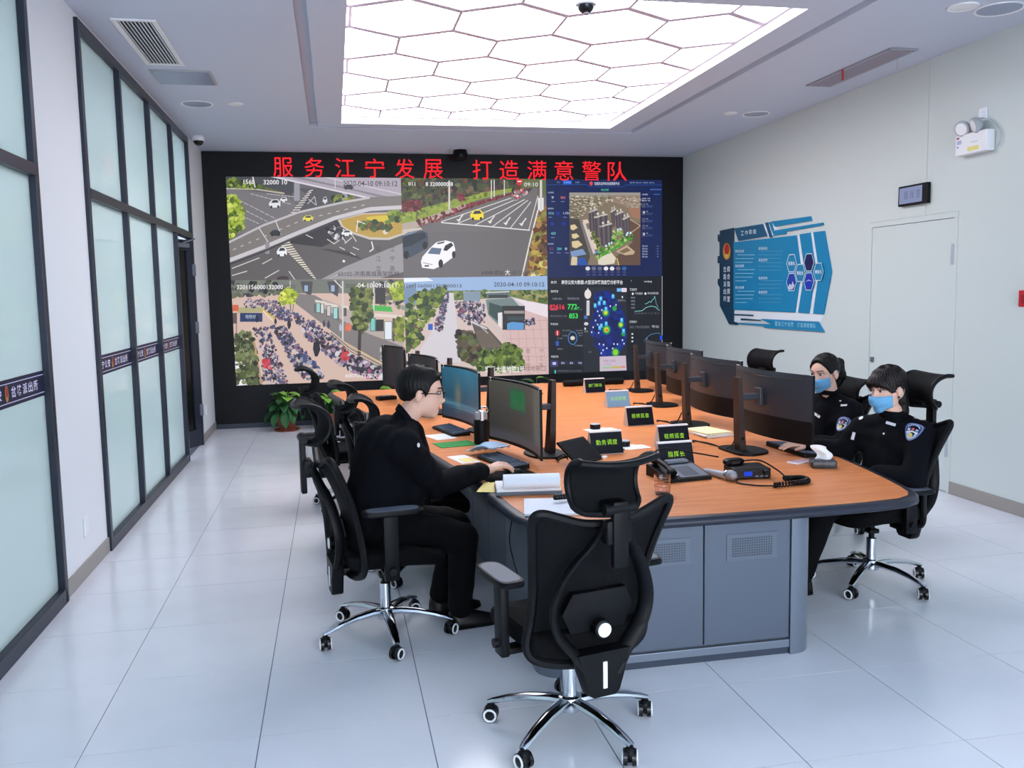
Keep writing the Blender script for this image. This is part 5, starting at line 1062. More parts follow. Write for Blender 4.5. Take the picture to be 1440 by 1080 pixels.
m = MB(); m.cbox(-.075, -.05, -.09, .02, .03, .046, .005); m.build('silver_remote', 'light_grey', t)
MB().tube(catmull([(-.09, .10, .07), (-.06, .16, .11), (.04, .2, .12), (.16, .12, .10), (.26, .02, .085)], 5), .0045, 8).build('cord', 'black_plastic', t, True)
# --- handheld microphone
t = at_table('microphone', 1.975, 4.29, -74, 'grey handheld microphone lying beside the radio', 'microphone')
MB().tube([(-.13, 0, .018), (-.12, 0, .018), (.05, 0, .023), (.06, 0, .026)], [.012, .016, .021, .026], 18).build('handle', 'light_grey', t, True); MB().ellipsoid((.085, 0, .03), (.034, .029, .029), 20, 12).build('grille', 'silver_mesh', t, True); MB().tube([(.054, 0, .0265), (.064, 0, .0275)], .0285, 20).build('ring', 'chrome', t, True)
# --- two-way radio with its hand unit and coiled cord
t = at_table('two_way_radio', 2.135, 4.31, -6, 'black two-way radio with a small blue display', 'radio')
MB().cbox(-.10, .10, -.085, .085, 0, .055, .006).build('case', 'black_plastic', t); MB().cbox(-.095, .095, -.092, -.084, .004, .051, .003).build('face', 'black_gloss', t)
MB().box(-.05, -.005, -.0935, -.0921, .018, .042).build('blue_display', 'lcd_blue', t)
for k in range(3): MB().cbox(.01+k*.026, .028+k*.026, -.0945, -.092, .012, .02, .001).build('button', 'grey_plastic', t)
MB().lathe([(.014, -.107), (.015, -.093), (.015, -.0925)], c=(.07, 0, .036), n=18, axis='y').build('knob', 'black_plastic', t, True)
t = tag(empty('radio_handset', (2.08, 4.36, ZT+.056), math.radians(10)), 'black fist microphone resting on the radio, with a coiled cord', 'microphone')
m = MB(); P = catmull([(-.055, -.02), (-.05, .025), (0, .032), (.05, .022), (.06, 0), (.05, -.022), (0, -.032)], 3, True); stack_loops(m, [[(a*k, b*k, z) for a, b in P] for k, z in ((.85, 0), (1, .008), (1, .024), (.8, .032))]); m.build('body', 'black_plastic', t, True)
MB().cbox(-.03, .02, -.0345, -.0285, .008, .022, .002).build('talk_key', 'stand_brown', t)
o_ = t.location; W3 = lambda p: tuple(Matrix.Rotation(-math.radians(10), 3, 'Z') @ (Vector(p)-o_))
cpath = catmull([W3(p) for p in [(2.14, 4.37, ZT+.07), (2.22, 4.33, ZT+.075), (2.27, 4.24, ZT+.04), (2.275, 4.16, ZT+.018)]], 6); MB().tube(cpath, .0045, 8).build('cord_upper', 'black_plastic', t, True)
cc = catmull([W3(p) for p in [(2.255, 4.135, ZT+.016), (2.31, 4.13, ZT+.016), (2.345, 4.115, ZT+.016), (2.35, 4.07, ZT+.016), (2.325, 4.035, ZT+.016), (2.25, 4.015, ZT+.016), (2.13, 4.0, ZT+.016)]], 30)
hel = []; cc = [Vector(p) for p in cc]; turns = 46; N_ = len(cc)
for i in range(N_*3):
    f_ = i/3; a_ = min(int(f_), N_-2); p = cc[a_].lerp(cc[a_+1], f_-a_); tg = (cc[a_+1]-cc[a_]).normalized(); sd = tg.cross(Vector((0, 0, 1))); an = 2*PI*turns*i/(N_*3); hel.append(p+(sd*math.cos(an)+Vector((0, 0, 1))*math.sin(an))*.011)
MB().tube(hel, .0042, 6).build('coiled_cord', 'black_plastic', t, True)
MB().tube(catmull([W3(p) for p in [(2.13, 4.0, ZT+.012), (2.06, 4.06, ZT+.006), (2.0, 4.14, ZT+.006), (2.03, 4.2, ZT+.012)]], 6), .004, 8).build('cord_lower', 'black_plastic', t, True)
# --- drinking glass
t = at_table('drinking_glass', 1.545, 4.02, 0, 'clear patterned drinking glass behind the nearest chair', 'glass')
MB().lathe([(.001, .001), (.034, .001), (.038, .01), (.040, .05), (.037, .06), (.040, .07), (.041, .10), (.0385, .10), (.037, .07), (.0345, .06), (.037, .05), (.035, .014), (.001, .012)], n=28).build('tumbler', 'clear_glass', t, True)
for z in (.045, .075): MB().tube([(.0405*math.cos(2*PI*k/20), .0405*math.sin(2*PI*k/20), z) for k in range(21)], .0015, 6, cap=False).build('ring_pattern', 'brass', t, True)
# --- tissue pack and phone
t = at_table('tissue_pack', 2.635, 4.40, -20, 'dark tissue pack with a white tissue pulled up', 'tissue pack')
m = MB(); P = rounded(-.07, .07, -.045, .045, .015); stack_loops(m, [[(a*k, b*k, z) for a, b in P] for k, z in ((.9, 0), (1, .01), (1, .035), (.86, .046))]); m.build('wrapper', 'pack_dark', t, True)
MB().sheet([[(-.05+.085*u+.02*math.sin(v*5), .018*math.sin(u*6+v*3)*(1.1-v), .042+.085*v*(1-.35*(u-.35)**2)) for u in [i/10 for i in range(11)]] for v in [j/8 for j in range(9)]], .001).build('tissue', 'paper', t, True)
t = at_table('smartphone', 2.585, 4.56, 25, 'white smartphone lying beside the tissue pack', 'phone')
MB().cbox(-.075, .075, -.037, .037, 0, .009, .004).build('case', 'white_plastic', t, True); MB().cbox(-.066, .066, -.033, .033, .0088, .0096, .0004).build('screen', 'phone_pink', t)
# --- papers between the right monitors
t = at_table('paper_stack', 2.50, 5.63, 10, 'stack of cream papers between the first two right monitors', 'papers')
for k, (a, b, c, m_) in enumerate(((0, 0, 0, 'paper'), (.008, -.004, 4, 'paper'), (-.006, .006, -5, 'paper'), (.004, .01, 7, 'paper_cream'), (0, .014, 3, 'paper_cream'))):
    p = MB().cbox(-.10, .10, -.14, .14, 0, .006, .001).build('paper', m_, t); p.location = (a, b, k*.0062); p.rotation_euler = (0, 0, math.radians(c))
t = at_table('sound_bar', 2.68, 8.98, 4, 'long black conference sound bar at the rear of the worktop', 'speaker')
MB().tube([(-.34, 0, .035), (-.33, 0, .035), (.33, 0, .035), (.34, 0, .035)], [.022, .034, .034, .022], 16).build('bar', 'black_plastic', t, True)
for s in (-1, 1): MB().cbox(s*.25-.02, s*.25+.02, -.03, .03, 0, .012, .003).build('foot', 'black_plastic', t)
t = at_table('cable_box', .46, 8.45, 20, 'small black box on the far left of the worktop', 'box')
MB().cbox(-.09, .09, -.05, .05, 0, .035, .005).build('case', 'black_plastic', t); MB().cbox(-.05, .03, -.03, .03, .035, .041, .003).build('panel', 'grey_plastic', t)
# --- loose cables between displays and monitors
for i, (lb, pts) in enumerate((('black cables running to the nearest right monitor stand', [(2.27, 5.34, .005), (2.30, 5.36, .004), (2.36, 5.22, .03), (2.42, 5.03, .09)]), ('black cables running to the second right monitor stand', [(2.37, 6.27, .005), (2.39, 6.28, .004), (2.42, 6.2, .03), (2.5, 6.11, .09)]), ('black cables running to the third right monitor stand', [(2.55, 7.32, .005), (2.57, 7.34, .004), (2.62, 7.3, .03), (2.71, 7.23, .09)]), ('black cables running to the rearmost right monitor stand', [(2.68, 8.43, .005), (2.70, 8.45, .004), (2.78, 8.4, .03), (2.9, 8.33, .09)]), ('black cables behind the man\'s monitor', [(1.30, 5.20, .05), (1.40, 5.18, .02), (1.44, 5.10, .006), (1.33, 5.0, .006)]))):
    t = at_table('cable_bundle', pts[0][0], pts[0][1], 0, lb, 'cables')
    for q in range(2):
        E_, S_ = pts[0], pts[-1]; mx_, my_ = (E_[0]+S_[0])/2, (E_[1]+S_[1])/2
        Q = [(0, 0, .005), (.03, .045+.02*q, .005), (mx_-E_[0]+.01, my_-E_[1]+.06-.075*q, .005), (S_[0]-E_[0]-.07, S_[1]-E_[1]-.035+.05*q, .008), (S_[0]-E_[0]-.03, S_[1]-E_[1]-.01, .04), (S_[0]-E_[0], S_[1]-E_[1], S_[2])]
        MB().tube(catmull(Q, 6), .0042, 6).build('cable', 'black_plastic', t, True)
# --- more sheets by the left keyboards, and a lead hanging under the near left edge
t = at_table('paper_sheet', .70, 6.10, 18, 'white paper sheet beside the far left keyboard', 'paper')
MB().cbox(-.08, .08, -.12, .12, 0, .001, .0004).build('sheet', 'paper', t)
t = at_table('paper_sheet', .735, 5.22, 14, 'white paper sheet by the table edge beyond the man\'s elbow', 'paper')
MB().cbox(-.06, .06, -.13, .13, 0, .001, .0004).build('sheet', 'paper', t); MB().cbox(-.03, .05, -.10, .02, .001, .002, .0004).build('slip', 'paper_yellow', t)
t = tag(empty('hanging_lead', (.80, 4.02, ZU)), 'thin black lead hanging from the underside of the near left worktop', 'cable')
MB().tube(catmull([(0, 0, -.001), (-.015, 0, -.06), (-.02, .01, -.14), (0, .01, -.24), (.028, 0, -.34)], 5), .003, 6).build('lead', 'black_plastic', t, True)
# ================================================================== PEOPLE
def remeshed(mb, voxel, smooth=3, fac=.5, noise=0.0, nscale=14.0, seed=0):
    """one continuous skin over overlapping limbs"""
    me = bpy.data.meshes.new('tmp'); me.from_pydata([tuple(v) for v in mb.v], [], mb.f)
    bm = bmesh.new(); bm.from_mesh(me); bmesh.ops.recalc_face_normals(bm, faces=bm.faces[:]); bm.to_mesh(me); bm.free()
    o = bpy.data.objects.new('tmp', me); COL.objects.link(o)
    r = o.modifiers.new('r', 'REMESH'); r.mode = 'VOXEL'; r.voxel_size = voxel
    s = o.modifiers.new('s', 'SMOOTH'); s.factor = fac; s.iterations = smooth
    dg = bpy.context.evaluated_depsgraph_get(); dg.update(); out = bpy.data.meshes.new_from_object(o.evaluated_get(dg))
    bpy.data.objects.remove(o); bpy.data.meshes.remove(me)
    if noise:
        n = len(out.vertices); co = np.zeros(n*3, np.float32); out.vertices.foreach_get('co', co); co = co.reshape(-1, 3)
        no = np.zeros(n*3, np.float32); out.vertices.foreach_get('normal', no); no = no.reshape(-1, 3)
        R = np.random.RandomState(seed); d = np.zeros(n)
        for k in range(9):
            w_ = R.normal(size=3)*nscale*(1+.25*k); d += np.sin(co @ w_+R.uniform(0, 6.28)+1.3*np.sin(co @ (R.normal(size=3)*nscale*.6)))/(1+.22*k)
        co += no*(np.sign(d)*np.abs(d)**1.2*noise/3.0)[:, None]; out.vertices.foreach_set('co', co.astype(np.float32).ravel())
    out.polygons.foreach_set('use_smooth', [True]*len(out.polygons)); out.update(); return out
ELL = [((0, -.018, .034), (.076, .100, .088)), ((0, .022, -.035), (.063, .072, .086)), ((0, .054, -.092), (.032, .030, .026)), ((.030, .004, -.055), (.038, .060, .050)), ((-.030, .004, -.055), (.038, .060, .050)), ((0, .055, .03), (.055, .035, .045))]
def head_r(D, k=130.0):
    T_ = []
    for c, a in ELL:
        c = np.array(c); a = np.array(a); q = D/a; p = -c/a
        A = (q*q).sum(1); B = (q*p).sum(1); Cc = (p*p).sum()-1
        disc = np.maximum(B*B-A*Cc, 0); t = (-B+np.sqrt(disc))/A
        t = np.where(B*B-A*Cc > 0, t, -.05); T_.append(t)
    T_ = np.stack(T_); m = T_.max(0); return m+np.log(np.exp(k*(T_-m)).sum(0))/k-.006
def dirs(az, el): return np.stack([np.sin(az)*np.cos(el), np.cos(az)*np.cos(el), np.sin(el)], -1)
def face(P):
    """nose, lips, brows and eye sockets pressed into the head's surface"""
    x, y, z = P[:, 0], P[:, 1], P[:, 2]; fr_ = (y > .02)
    nz = np.interp(z, [-.046, -.038, -.026, -.012, .012, .028], [0, .017, .027, .018, .008, 0]); nw = np.interp(z, [-.045, -.03, .02], [.015, .013, .008])
    dy = nz*np.exp(-(x/nw)**2)
    dy += -.011*np.exp(-((np.abs(x)-.031)/.015)**2-((z-.010)/.012)**2)+.004*np.exp(-((np.abs(x)-.03)/.024)**2-((z-.030)/.007)**2)
    dy += np.exp(-(x/.022)**2)*(.006*np.exp(-((z+.062)/.0055)**2)+.0055*np.exp(-((z+.074)/.0065)**2)-.004*np.exp(-((z+.068)/.0025)**2))
    P[:, 1] += np.where(fr_, dy, 0); return P
def head_grid(off=None, na=72, ne=48, feat=True):
    az = np.linspace(-PI, PI, na, endpoint=False); el = np.linspace(-PI/2+.02, PI/2-.02, ne)
    A, E = np.meshgrid(az, el); D = dirs(A.ravel(), E.ravel()); r = head_r(D)
    P = D*r[:, None]
    if feat: P = face(P)
    if off is not None: P = P+D*off(A.ravel(), E.ravel())[:, None]
    F = [(i*na+j, i*na+(j+1) % na, (i+1)*na+(j+1) % na, (i+1)*na+j) for i in range(ne-1) for j in range(na)]
    F += [tuple(range(na-1, -1, -1)), tuple((ne-1)*na+j for j in range(na))]
    return P, F
def head_matrix(pos, yaw, pitch, roll=0.0, sc=1.06):
    """yaw: heading of the face in degrees (0=+X); pitch: degrees the face is bowed"""
    return Matrix.Translation(pos) @ Matrix.Rotation(math.radians(yaw-90), 4, 'Z') @ Matrix.Rotation(math.radians(-pitch), 4, 'X') @ Matrix.Rotation(math.radians(roll), 4, 'Y') @ Matrix.Scale(sc, 4)
def xf(M, V): return [tuple(M @ Vector(v)) for v in V]
def smoothstep(a, b, x): t = np.clip((x-a)/(b-a), 0, 1); return t*t*(3-2*t)
def hair_cap(M, line, thick, name, m, parent, wav=.002, seed=1):
    """line(|az|) -> lowest elevation (deg) that carries hair"""
    R = np.random.RandomState(seed)
    def off(A, E):
        a = np.degrees(np.abs(A)); e = np.degrees(E); lo = np.interp(a, *line)+1.6*np.sin(A*37)+1.2*np.sin(A*71+1)
        t = smoothstep(lo-2, lo+7, e); return -.012+t*(thick+.012)+t*wav*np.sin(A*31+3*np.sin(E*5))*np.cos(E*9+R.uniform(0, 6))
    P, F = head_grid(off, 120, 80, False)
    mb = MB(); mb.add(xf(M, P), F); return mb.build(name, m, parent, 'all')
def hand(mb, wrist, palm_end, tips, r=.0088, thumb=None):
    """palm, four unequal bent fingers and a thumb off its side; tips: list of [knuckle, mid, tip]"""
    w_, p_ = Vector(wrist), Vector(palm_end)
    for i, (k, m_, t_) in enumerate(tips):
        k = Vector(k); mb.cone(w_.lerp(k, .15), .020, k, .0115)
        mb.cone(k, r*1.08, m_, r*.98, 10); mb.cone(m_, r*.98, t_, r*.8, 10)
    mb.cone(w_, .027, w_.lerp(p_, .5), .026)
    if thumb: a, b, c = thumb; mb.cone(w_.lerp(p_, .25), .019, a, .014); mb.cone(a, .0125, b, .0105); mb.cone(b, .0105, c, .0085)
CLOTH = {}
def person(S, label, name='person', male=False, voxel=.005, seed=1):
    """S: joints in room coordinates"""
    V_ = {k: Vector(v) for k, v in S.items() if isinstance(v, tuple) and not k.startswith('hand')}
    M = S['head']
    b = MB()
    P, F = head_grid(); b.add(xf(M, P), F)
    hc = M @ Vector((0, 0, 0))
    for s in (-1, 1):
        E3 = M.to_3x3() @ Matrix.Rotation(math.radians(s*18), 3, 'Z') @ Matrix.Rotation(math.radians(-8), 3, 'X'); sc = M.to_scale()[0]
        b.ellipsoid(M @ Vector((s*.079, -.012, -.006)), (.0095, .020, .033), 14, 10, E3.normalized() if hasattr(E3, 'normalized') else E3)
    b.cone(M @ Vector((0, -.028, -.06)), .056, V_['neck'], .060)
    b.cone(V_['neck'], .06, V_['chest'], .10); b.cone(V_['chest'], .115, V_['pelvis'], .12)
    for s in ('r', 'l'):
        b.cone(V_['chest'].lerp(V_['sh_'+s], .4), .08, V_['sh_'+s], .058); b.cone(V_['sh_'+s], .055, V_['el_'+s], .042); b.cone(V_['el_'+s], .041, V_['wr_'+s], .027)
        b.cone(V_['hip_'+s], .085, V_['kn_'+s], .058); b.cone(V_['kn_'+s], .056, V_['an_'+s], .038); b.cone(V_['an_'+s], .030, V_['an_'+s]-Vector((0, 0, .045)), .026); b.cone(V_['an_'+s]-Vector((0, 0, .06)), .024, V_['toe_'+s]-Vector((0, 0, .012)), .014); b.cone(V_['pelvis'], .11, V_['hip_'+s], .09)
        hand(b, S['wr_'+s], S['hand_'+s][0], S['hand_'+s][1], .0104 if male else .0088, S['hand_'+s][2])
    me = remeshed(b, voxel, 2, .45); me.materials.append(MATS['skin']); body = link(name, me); tag(body, label, 'person')
    # jacket
    j = MB(); sp = V_['chest']-V_['pelvis']
    bl = .132 if male else .112; gm = 1.08 if male else 1.0
    j.cone(V_['pelvis']+sp*.02, bl*1.15, V_['pelvis']+sp*.55, bl*1.12); j.cone(V_['pelvis']+sp*.5, bl*1.12, V_['chest'], bl*1.15)
    ac = (V_['sh_l']-V_['sh_r']).normalized()
    if male: j.cone(V_['pelvis']+Vector((.09, .01, .0)), .125, V_['chest']+Vector((.03, 0, -.10)), .13); j.cone(V_['pelvis']+Vector((.10, -.06, -.02)), .11, V_['pelvis']+Vector((.10, .08, -.02)), .11); j.cone(V_['neck']+Vector((.02, 0, -.085)), .080, V_['chest']+Vector((.13, .01, -.08)), .105); j.cone(V_['chest']+Vector((.13, .01, -.08)), .105, V_['pelvis']+Vector((.17, 0, .08)), .11)
    for q in (-1, 1):
        j.cone(V_['pelvis']+sp*.05+ac*.07*q, bl*1.0, V_['chest']+ac*.075*q, bl*.98)
    j.cone(V_['chest'].lerp(V_['neck'], .25), .10, V_['neck']-(V_['neck']-V_['chest']).normalized()*.015, .068)
    for s in ('r', 'l'):
        sh, el_, wr_ = V_['sh_'+s], V_['el_'+s], V_['wr_'+s]
        j.cone(V_['neck'].lerp(sh, .25)+Vector((0, 0, -.035)), .072, sh, .080*gm); j.cone(V_['chest'], .11*gm, sh+Vector((0, 0, -.02)), .088*gm); j.cone(V_['pelvis'].lerp(V_['chest'], .6), .12*gm, sh.lerp(el_, .25), .07*gm)
        j.cone(sh, .082*gm, sh.lerp(el_, .5), .074*gm); j.cone(sh.lerp(el_, .5), .074*gm, el_, .068*gm); j.cone(el_, .067*gm, el_.lerp(wr_, .6), .057*gm); j.cone(el_.lerp(wr_, .6), .057*gm, el_.lerp(wr_, .95), .044*gm)
    me = remeshed(j, .0085, 14, .6, .007, 15, seed); me.materials.append(MATS['navy_cloth']); jk = link('jacket', me, body)
    # collar
    c = MB(); n_ = V_['neck']; ax = (M @ Vector((0, -.02, -.08))-n_).normalized(); u = ac; v = ax.cross(u).normalized()
    ring = [[n_+ax*(-.014+.034*h_)+(u*math.cos(2*PI*k/24)*(.072+.010*h_)+v*math.sin(2*PI*k/24)*(.074+.010*h_))-ax*(.014*max(0, math.sin(2*PI*k/24)*S.get('cdir', 1))) for k in range(25)] for h_ in (0, .5, 1)]
    c.sheet(ring, .006); c.build('collar', 'navy_cloth', body, 'all')
    # trousers and shoes
    t = MB()
    t.cone(V_['pelvis']+Vector((0, 0, -.01)), .125, V_['pelvis']+sp*.2, .12)
    for s in ('r', 'l'):
        hp, kn, an = V_['hip_'+s], V_['kn_'+s], V_['an_'+s]
        t.cone(V_['pelvis'], .12, hp, .108); t.cone(hp, .108, hp.lerp(kn, .6), .092); t.cone(hp.lerp(kn, .6), .092, kn, .080); t.cone(kn, .079, kn.lerp(an, .5), .070); t.cone(kn.lerp(an, .5), .070, kn.lerp(an, .97), .064)
    me = remeshed(t, .009, 8, .5, .006, 13, seed+3); me.materials.append(MATS['trouser_cloth']); link('trousers', me, body)
    for s in ('r', 'l'):
        an, to = V_['an_'+s], V_['toe_'+s]; d = (to-an); d.z = 0; d.normalize(); q = MB(); side = Vector((-d.y, d.x, 0))
        base = Vector((an.x, an.y, 0))-d*.055; prof = [(0, .034, .095), (.05, .042, .105), (.12, .046, .085), (.19, .048, .062), (.25, .042, .04), (.285, .022, .028)]
        rows = []
        for (l, hw_, hh) in prof:
            rows.append([base+d*l+side*(hw_*math.cos(a))+Vector((0, 0, max(.004, .004+(hh-.004)*math.sin(a)))) for a in [PI*k/10 for k in range(11)]])
        n = 11; VV = [p for r in rows for p in r]; FF = [(i*n+k, i*n+k+1, (i+1)*n+k+1, (i+1)*n+k) for i in range(len(rows)-1) for k in range(n-1)]+[(i*n+n-1, i*n, (i+1)*n, (i+1)*n+n-1) for i in range(len(rows)-1)]+[tuple(range(n)), tuple((len(rows)-1)*n+k for k in range(n))]
        q.add(VV, FF); so = q.build('shoe', 'shoe_black', body, 'all')
        s2 = MB(); P2 = [base+d*l+side*(hw_*sg*1.04) for sg in (1, -1) for (l, hw_, hh) in (prof if sg > 0 else prof[::-1])]; s2.prism([(p.x, p.y) for p in P2], .001, .012); s2.build('sole', 'black_gloss', so)
    return body, jk
def eyes(M, body, m='hair'):
    for s in (-1, 1):
        e = MB(); e.ellipsoid((0, 0, 0), (.0135, .0105, .0085), 14, 8); e.v = [tuple(M @ (Vector(v)+Vector((s*.031, .0745, .009)))) for v in e.v]; eo = e.build('eye', 'eye_white', body, 'all')
        e = MB(); e.ellipsoid((0, 0, 0), (.0065, .0035, .0065), 12, 8); e.v = [tuple(M @ (Vector(v)+Vector((s*.031, .0835, .009)))) for v in e.v]; e.build('iris', 'hair', eo, 'all')
        e = MB(); pts = [(s*(.016+.034*k/6), .0885-.0011*k*k*.45, .0155+.0035*math.sin(PI*k/6)) for k in range(7)]; e.tube(xf(M, pts), .0016, 6); e.build('lash', 'hair', body, True)
        e = MB(); pts = [(s*(.013+.038*k/6), .0945-.0011*k*k*.55, .0295+.006*math.sin(PI*.8*k/6)) for k in range(7)]; e.tube(xf(M, pts), .0028, 6, flat=(1, 1)); e.build('eyebrow', m, body, True)
def relaxed_hand(wr, d, side, down=.012):
    """flat resting hand: wrist, heading d, thumb side"""
    w_ = Vector(wr); d = Vector(d).normalized(); s = Vector(side).normalized(); z = Vector((0, 0, -1)); tips = []
    for k, (o, L) in enumerate(((.030, .070), (.010, .080), (-.011, .074), (-.030, .058))):
        kn = w_+d*.092+s*o+Vector((0, 0, .004)); mi = kn+d*L*.5+z*.006+s*o*.15; ti = mi+d*L*.45+z*.016+s*o*.1; tips.append([kn, mi, ti])
    th = (w_+d*.035+s*.045+z*.006, w_+d*.068+s*.062+z*.012, w_+d*.092+s*.062+z*.016)
    return (tuple(w_+d*.09), tips, th)
# --- the man at the near left station
hm = head_matrix((.428, 4.49, 1.195), -7, 6, 0, 1.09)
wr = (.758, 4.595, .752); d_ = Vector((.93, .36, 0)).normalized(); sd_ = Vector((-.36, .93, 0)).normalized()
tips = []
for o, L, lift in ((.031, .082, .002), (.009, .090, .010), (-.014, .084, .007), (-.034, .068, -.002)):
    kn = Vector(wr)+d_*.094+sd_*o+Vector((0, 0, .018+lift)); mi = kn+d_*L*.55+Vector((0, 0, -.010)); ti = mi+d_*L*.42+Vector((0, 0, -.026)); tips.append([kn, mi, ti])
MAN = dict(head=hm, neck=(.335, 4.43, 1.075), chest=(.225, 4.40, .94), pelvis=(.14, 4.37, .605), sh_r=(.305, 4.225, .975), sh_l=(.23, 4.61, .985), el_r=(.47, 4.385, .735), el_l=(.13, 4.70, .71), wr_r=wr, wr_l=(.25, 4.56, .64),
    hip_r=(.19, 4.27, .575), hip_l=(.17, 4.47, .575), kn_r=(.60, 4.31, .475), kn_l=(.60, 4.55, .475), an_r=(.575, 4.335, .10), an_l=(.50, 4.56, .10), toe_r=(.70, 4.36, .045), toe_l=(.63, 4.6, .045), cdir=1,
    hand_r=(tuple(Vector(wr)+d_*.09+Vector((0, 0, .012))), tips, (Vector(wr)+d_*.04+sd_*.044, Vector(wr)+d_*.075+sd_*.058+Vector((0, 0, -.012)), Vector(wr)+d_*.105+sd_*.056+Vector((0, 0, -.018)))),
    hand_l=relaxed_hand((.25, 4.56, .64), (.7, -.3, -.25), (.3, -.9, 0)))
man, mj = person(MAN, 'man in dark clothes and glasses leaning over the desk with a hand on the mouse', male=True, voxel=.0042, seed=4)
eyes(hm, man)
hair_cap(hm, ([0, 28, 44, 56, 64, 70, 76, 84, 92, 102, 114, 132, 180], [43, 41, 38, 30, 14, -6, -10, 6, 11, 8, -12, -27, -33]), .018, 'hair', 'hair', man, .0025)
m = MB()
for s in (-1, 1):
    cxr = s*.032; ring = [(cxr+.021*math.cos(2*PI*k/20), .1035-.18*(abs(cxr+.021*math.cos(2*PI*k/20)))**2*8, .004+.0165*math.sin(2*PI*k/20)) for k in range(21)]; m.tube(xf(hm, ring), .0022, 6, cap=False)
    m.tube(xf(hm, [(s*.053, .086, .008), (s*.070, .062, .009), (s*.0795, .02, .008), (s*.083, -.012, .006), (s*.084, -.03, -.008)]), .0024, 6)
m.tube(xf(hm, [(-.011, .1035, .006), (0, .107, .009), (.011, .1035, .006)]), .0016, 6)
gl = m.build('glasses', 'black_gloss', man, True)
_az = np.radians(np.linspace(-17, 17, 11)); _D = dirs(_az, np.full(11, math.radians(-37.5))); _P = face(_D*head_r(_D)[:, None])+_D*.0008
MB().tube(xf(hm, [tuple(p) for p in _P]), [.0008]+[.0034]*9+[.0008], 8).build('lips', 'lip', man, True)
# decals that follow the cloth
def bvh_of(o): me = o.data; return BVHTree.FromPolygons([o.matrix_world @ v.co for v in me.vertices], [tuple(p.vertices) for p in me.polygons])
def surf(bvh, px, py):
    d = Vector(ray(px, py)).normalized(); h, n, i, L = bvh.ray_cast(Vector((0, 0, CAM_H)), d); return h, n
def decal(bvh, px, py, polys, parent, name, m='print_ink', tilt=0.0, colors=True, off=.0025):
    """polys: list of (points in metres, colour, layer); wrapped onto the cloth where it lies in view"""
    h, n = surf(bvh, px, py)
    if h is None: return None
    up = Vector((0, 0, 1)); v = (up-n*up.dot(n)).normalized(); u = v.cross(n).normalized()
    ct, st = math.cos(math.radians(tilt)), math.sin(math.radians(tilt)); u, v = u*ct+v*st, v*ct-u*st
    mb = MB()
    for P, c, ly in polys:
        W = []
        for a, b_ in P:
            q = h+u*a+v*b_+n*.05; hh, nn, i, L = bvh.ray_cast(q, -n, .12)
            W.append((hh if hh is not None else h+u*a+v*b_)+n*(off+.0008*ly))
        if len(W) > 4:
            c0 = sum(W, Vector())/len(W); mb.add(W+[c0], [(k, (k+1) % len(W), len(W)) for k in range(len(W))], c)
        else: mb.add(W, [tuple(range(len(W)))], c)
    return mb.build(name, m, parent, colors=colors)
def rect(w_, h_, cx_=0, cy_=0): return [(cx_-w_/2, cy_-h_/2), (cx_+w_/2, cy_-h_/2), (cx_+w_/2, cy_+h_/2), (cx_-w_/2, cy_+h_/2)]
def disc(r, cx_=0, cy_=0, n=14): return [(cx_+r*math.cos(2*PI*k/n), cy_+r*math.sin(2*PI*k/n)) for k in range(n)]
bvh = bvh_of(mj)
decal(bvh, 588, 626, [(disc(.011), (225, 228, 235), 1)], man, 'sleeve_button')
decal(bvh, 601, 600, [(rect(.004, .03), (170, 130, 50), 1)], man, 'collar_piping')
# --- the two women on the right
SHIELD = [(0, .055), (.028, .052), (.046, .042), (.05, .02), (.047, -.008), (.036, -.034), (.018, -.050), (0, -.056), (-.018, -.050), (-.036, -.034), (-.047, -.008), (-.05, .02), (-.046, .042), (-.028, .052)]
def patch_polys():
    sc = lambda k: [(a*k, b_*k) for a, b_ in SHIELD]
    P = [(sc(1.0), (40, 62, 128), 1), (sc(.93), (150, 176, 214), 2), (sc(.87), (30, 48, 112), 3)]
    for k in range(9): a = math.radians(150-15*k); P.append((rect(.005, .008, .036*math.cos(a), .012+.030*math.sin(a)), (206, 216, 236), 4))
    P += [(rect(.016, .014, -.022, .010), (200, 212, 232), 4), (disc(.009, .002, .012), (186, 90, 96), 4), (rect(.014, .012, .025, .010), (150, 180, 220), 4)]
    P += [([(-.036, -.006), (.036, -.006), (.030, -.028), (.012, -.044), (-.012, -.044), (-.030, -.028)], (176, 196, 216), 4), (disc(.013, 0, -.024), (226, 204, 90), 5), ([(-.036, -.002), (0, .004), (.036, -.002), (.036, -.010), (0, -.004), (-.036, -.010)], (220, 228, 236), 5)]
    return P
